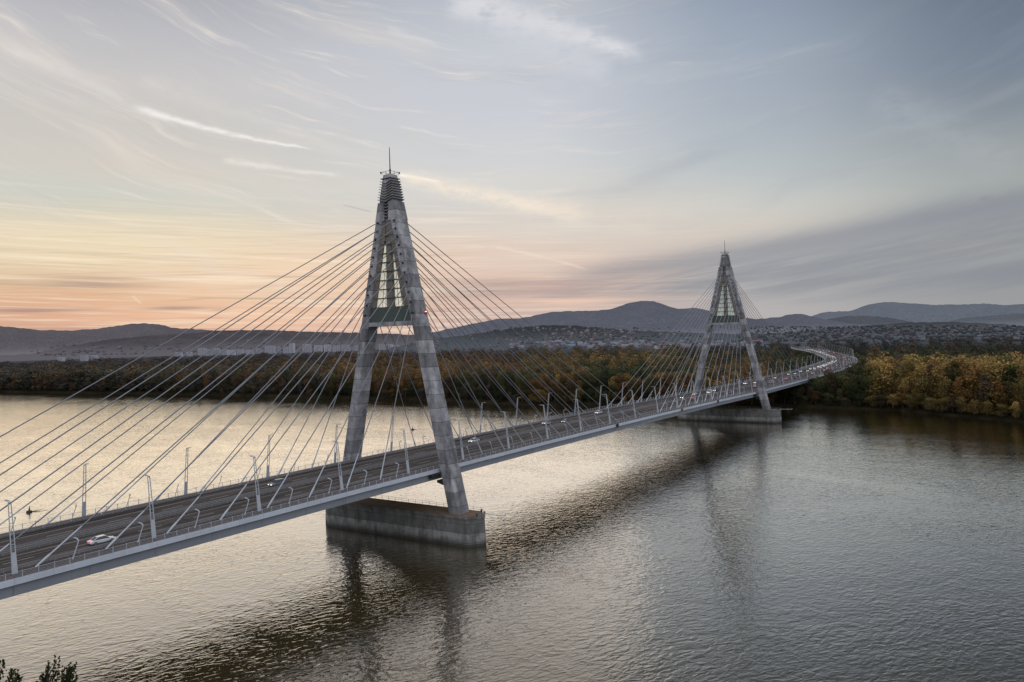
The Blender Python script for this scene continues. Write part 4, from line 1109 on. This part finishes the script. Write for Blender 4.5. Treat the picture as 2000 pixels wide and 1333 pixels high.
HZ = lambda c, k=.45: tuple(v*(1-k)+b*k for v, b in zip(c, (.19, .20, .23)))  # blends a painted haze tone into a base colour
for i in range(70):
    px = rt.gauss(1125, 55); py = rt.uniform(638, 664)+abs(px-1125)*.03
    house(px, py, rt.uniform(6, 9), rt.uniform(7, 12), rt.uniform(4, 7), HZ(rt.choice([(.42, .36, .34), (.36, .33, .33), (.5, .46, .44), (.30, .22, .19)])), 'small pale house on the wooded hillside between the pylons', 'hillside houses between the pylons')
for i in range(80):
    px = rt.uniform(1480, 2000); py = rt.uniform(640, 668)
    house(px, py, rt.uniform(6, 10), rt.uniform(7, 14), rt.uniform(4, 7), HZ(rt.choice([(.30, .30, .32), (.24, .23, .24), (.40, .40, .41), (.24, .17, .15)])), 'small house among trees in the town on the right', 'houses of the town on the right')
# slab blocks of flats on the left plain
def block(px, py, D, w, h, dep, wall, label, rz=None):
    p = at(px, py, D); p.z = 4
    r = empty('apartment_block', tuple(p), YAW+math.radians(90)+(rt.uniform(-.5, .5) if rz is None else rz))
    mb = MB(); mb.box(-w/2, w/2, -dep/2, dep/2, -1, h); o = mb.build('wall', K['blockwall'], r); o.color = (*wall, 1)
    mb = MB(); fl = max(2, int(h/3))
    for f in range(fl):
        for sg in (-1, 1):
            mb.box(-w/2+1.2, w/2-1.2, sg*dep/2-.02, sg*dep/2+.06, f*3+1.0, f*3+2.3)
    mb.box(-1.1, 1.1, -dep/2-.09, dep/2+.09, .5, fl*3-.4); mb.box(-w*.3-.8, -w*.3+.8, -dep/2-.09, dep/2+.09, .5, fl*3-.4); mb.box(w*.3-.8, w*.3+.8, -dep/2-.09, dep/2+.09, .5, fl*3-.4)
    mb.build('window_band', K['farwin'], r)
    mb = MB(); mb.box(-w/2+.5, w/2-.5, -dep/2+.5, dep/2-.5, h, h+1.0); mb.box(-3, 3, -3, 3, h+1.001, h+3.5); mb.build('roof', K['farroof'], r)
    tag(r, label, 'apartment block', 'blocks of flats beyond the wood on the left'); return r
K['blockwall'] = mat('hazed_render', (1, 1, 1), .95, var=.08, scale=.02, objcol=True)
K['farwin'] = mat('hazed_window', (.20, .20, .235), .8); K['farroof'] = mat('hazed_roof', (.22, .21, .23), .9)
PB = [(165, 700, 3700, 40, 27), (183, 700, 3700, 34, 25), (396, 689, 4300, 46, 40), (409, 689, 4300, 30, 33), (423, 689, 4350, 40, 36), (440, 689, 4300, 36, 30), (452, 689, 4200, 44, 27), (470, 689, 4300, 40, 26), (488, 689, 4200, 40, 24),
      (528, 688, 4300, 58, 42), (541, 688, 4350, 40, 36), (561, 687, 4200, 42, 33), (571, 687, 4300, 30, 50), (600, 687, 4300, 50, 44), (622, 686, 4200, 46, 36), (640, 686, 4300, 40, 38), (657, 686, 4200, 40, 33), (676, 686, 4300, 50, 35), (698, 685, 4300, 44, 30), (748, 684, 4300, 46, 34), (762, 684, 4300, 36, 30), (775, 684, 4300, 34, 26), (506, 688, 4400, 30, 30), (350, 692, 4400, 40, 22), (370, 690, 4400, 30, 20), (120, 702, 3900, 30, 20)]
for i, (px, py, D, w, h) in enumerate(PB):
    v = rt.uniform(.42, .62)
    lb = 'pale block of flats among the distant towers left of the front pylon' if px > 340 else 'low pale block of flats above the wood near the left edge'
    if px > 730: lb = 'pale block of flats seen between the legs of the front pylon'
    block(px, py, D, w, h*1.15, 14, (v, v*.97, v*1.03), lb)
# everything smaller: roofs, gardens and tree clumps of the town as one mass
mb = MB(); cols = []
def mini(px, py, w, h, c, D=None):
    p = ground_hit(px, py) if D is None else at(px, py, D)
    if p is None: return
    if D: p.z = 5
    a = rt.uniform(0, 3.14); ca, sa = math.cos(a), math.sin(a); n = len(mb.v)
    P = [(-w, -w*.6), (w, -w*.6), (w, w*.6), (-w, w*.6)]
    for z in (-2, h): mb.v += [(p.x+x*ca-y*sa, p.y+x*sa+y*ca, p.z+z) for x, y in P]
    mb.v += [(p.x-w*ca, p.y-w*sa, p.z+h+w*.5), (p.x+w*ca, p.y+w*sa, p.z+h+w*.5)]
    mb.f += [(n, n+1, n+5, n+4), (n+1, n+2, n+6, n+5), (n+2, n+3, n+7, n+6), (n+3, n, n+4, n+7), (n+4, n+5, n+9, n+8), (n+6, n+7, n+8, n+9), (n+5, n+6, n+9), (n+7, n+4, n+8)]
    cols.extend([c]*10)
for i in range(1300):
    px = rt.uniform(1440, 2020); py = 636+abs(rt.gauss(0, 1))*0+rt.uniform(2, 32)
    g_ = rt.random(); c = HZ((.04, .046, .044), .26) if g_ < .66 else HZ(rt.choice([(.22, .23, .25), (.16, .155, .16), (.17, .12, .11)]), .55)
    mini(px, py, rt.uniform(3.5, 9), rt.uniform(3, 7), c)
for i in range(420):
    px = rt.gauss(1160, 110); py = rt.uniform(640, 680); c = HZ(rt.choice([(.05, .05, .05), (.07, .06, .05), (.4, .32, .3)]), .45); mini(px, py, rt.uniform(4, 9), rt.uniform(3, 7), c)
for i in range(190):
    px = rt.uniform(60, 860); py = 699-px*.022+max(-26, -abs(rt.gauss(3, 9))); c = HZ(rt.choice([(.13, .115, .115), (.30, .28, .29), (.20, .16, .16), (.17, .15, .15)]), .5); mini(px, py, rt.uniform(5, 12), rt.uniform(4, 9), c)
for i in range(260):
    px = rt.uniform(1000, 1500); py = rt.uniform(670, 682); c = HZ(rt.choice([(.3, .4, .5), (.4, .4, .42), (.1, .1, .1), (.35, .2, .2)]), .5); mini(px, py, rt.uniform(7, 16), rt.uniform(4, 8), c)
tn = MB(); tn.v = mb.v; tn.f = mb.f
me = bpy.data.meshes.new('distant_town'); me.from_pydata(mb.v, [], mb.f)
ca_ = me.color_attributes.new('tint', 'FLOAT_COLOR', 'POINT'); arr = np.ones((len(mb.v), 4), np.float32); arr[:, :3] = np.array(cols); ca_.data.foreach_set('color', arr.ravel())
tag(link('distant_town', me, K['leaf']), kind='stuff', label='mass of tiny houses and gardens in the hazy town below the hills')
# red-roofed hall behind the wood
p = at(1292, 679, 2600); r = empty('warehouse', (p.x, p.y, 4), YAW+math.radians(90)); mb = MB(); mb.box(-26, 26, -12, 12, 0, 9); o = mb.build('wall', K['housewall'], r); o.color = (.5, .45, .46, 1)
mb = MB(); mb.box(-12, 12, -12.2, 12.2, 9.002, 14); mb.build('roof', mat('red_cladding', (.42, .08, .09), .7), r); tag(r, 'long pale hall with a red raised roof behind the wood between the pylons', 'warehouse')
S.cycles.max_bounces = 6; S.cycles.diffuse_bounces = 2; S.cycles.glossy_bounces = 3; S.cycles.transmission_bounces = 2; S.cycles.transparent_max_bounces = 4
S.cycles.caustics_reflective = False; S.cycles.caustics_refractive = False
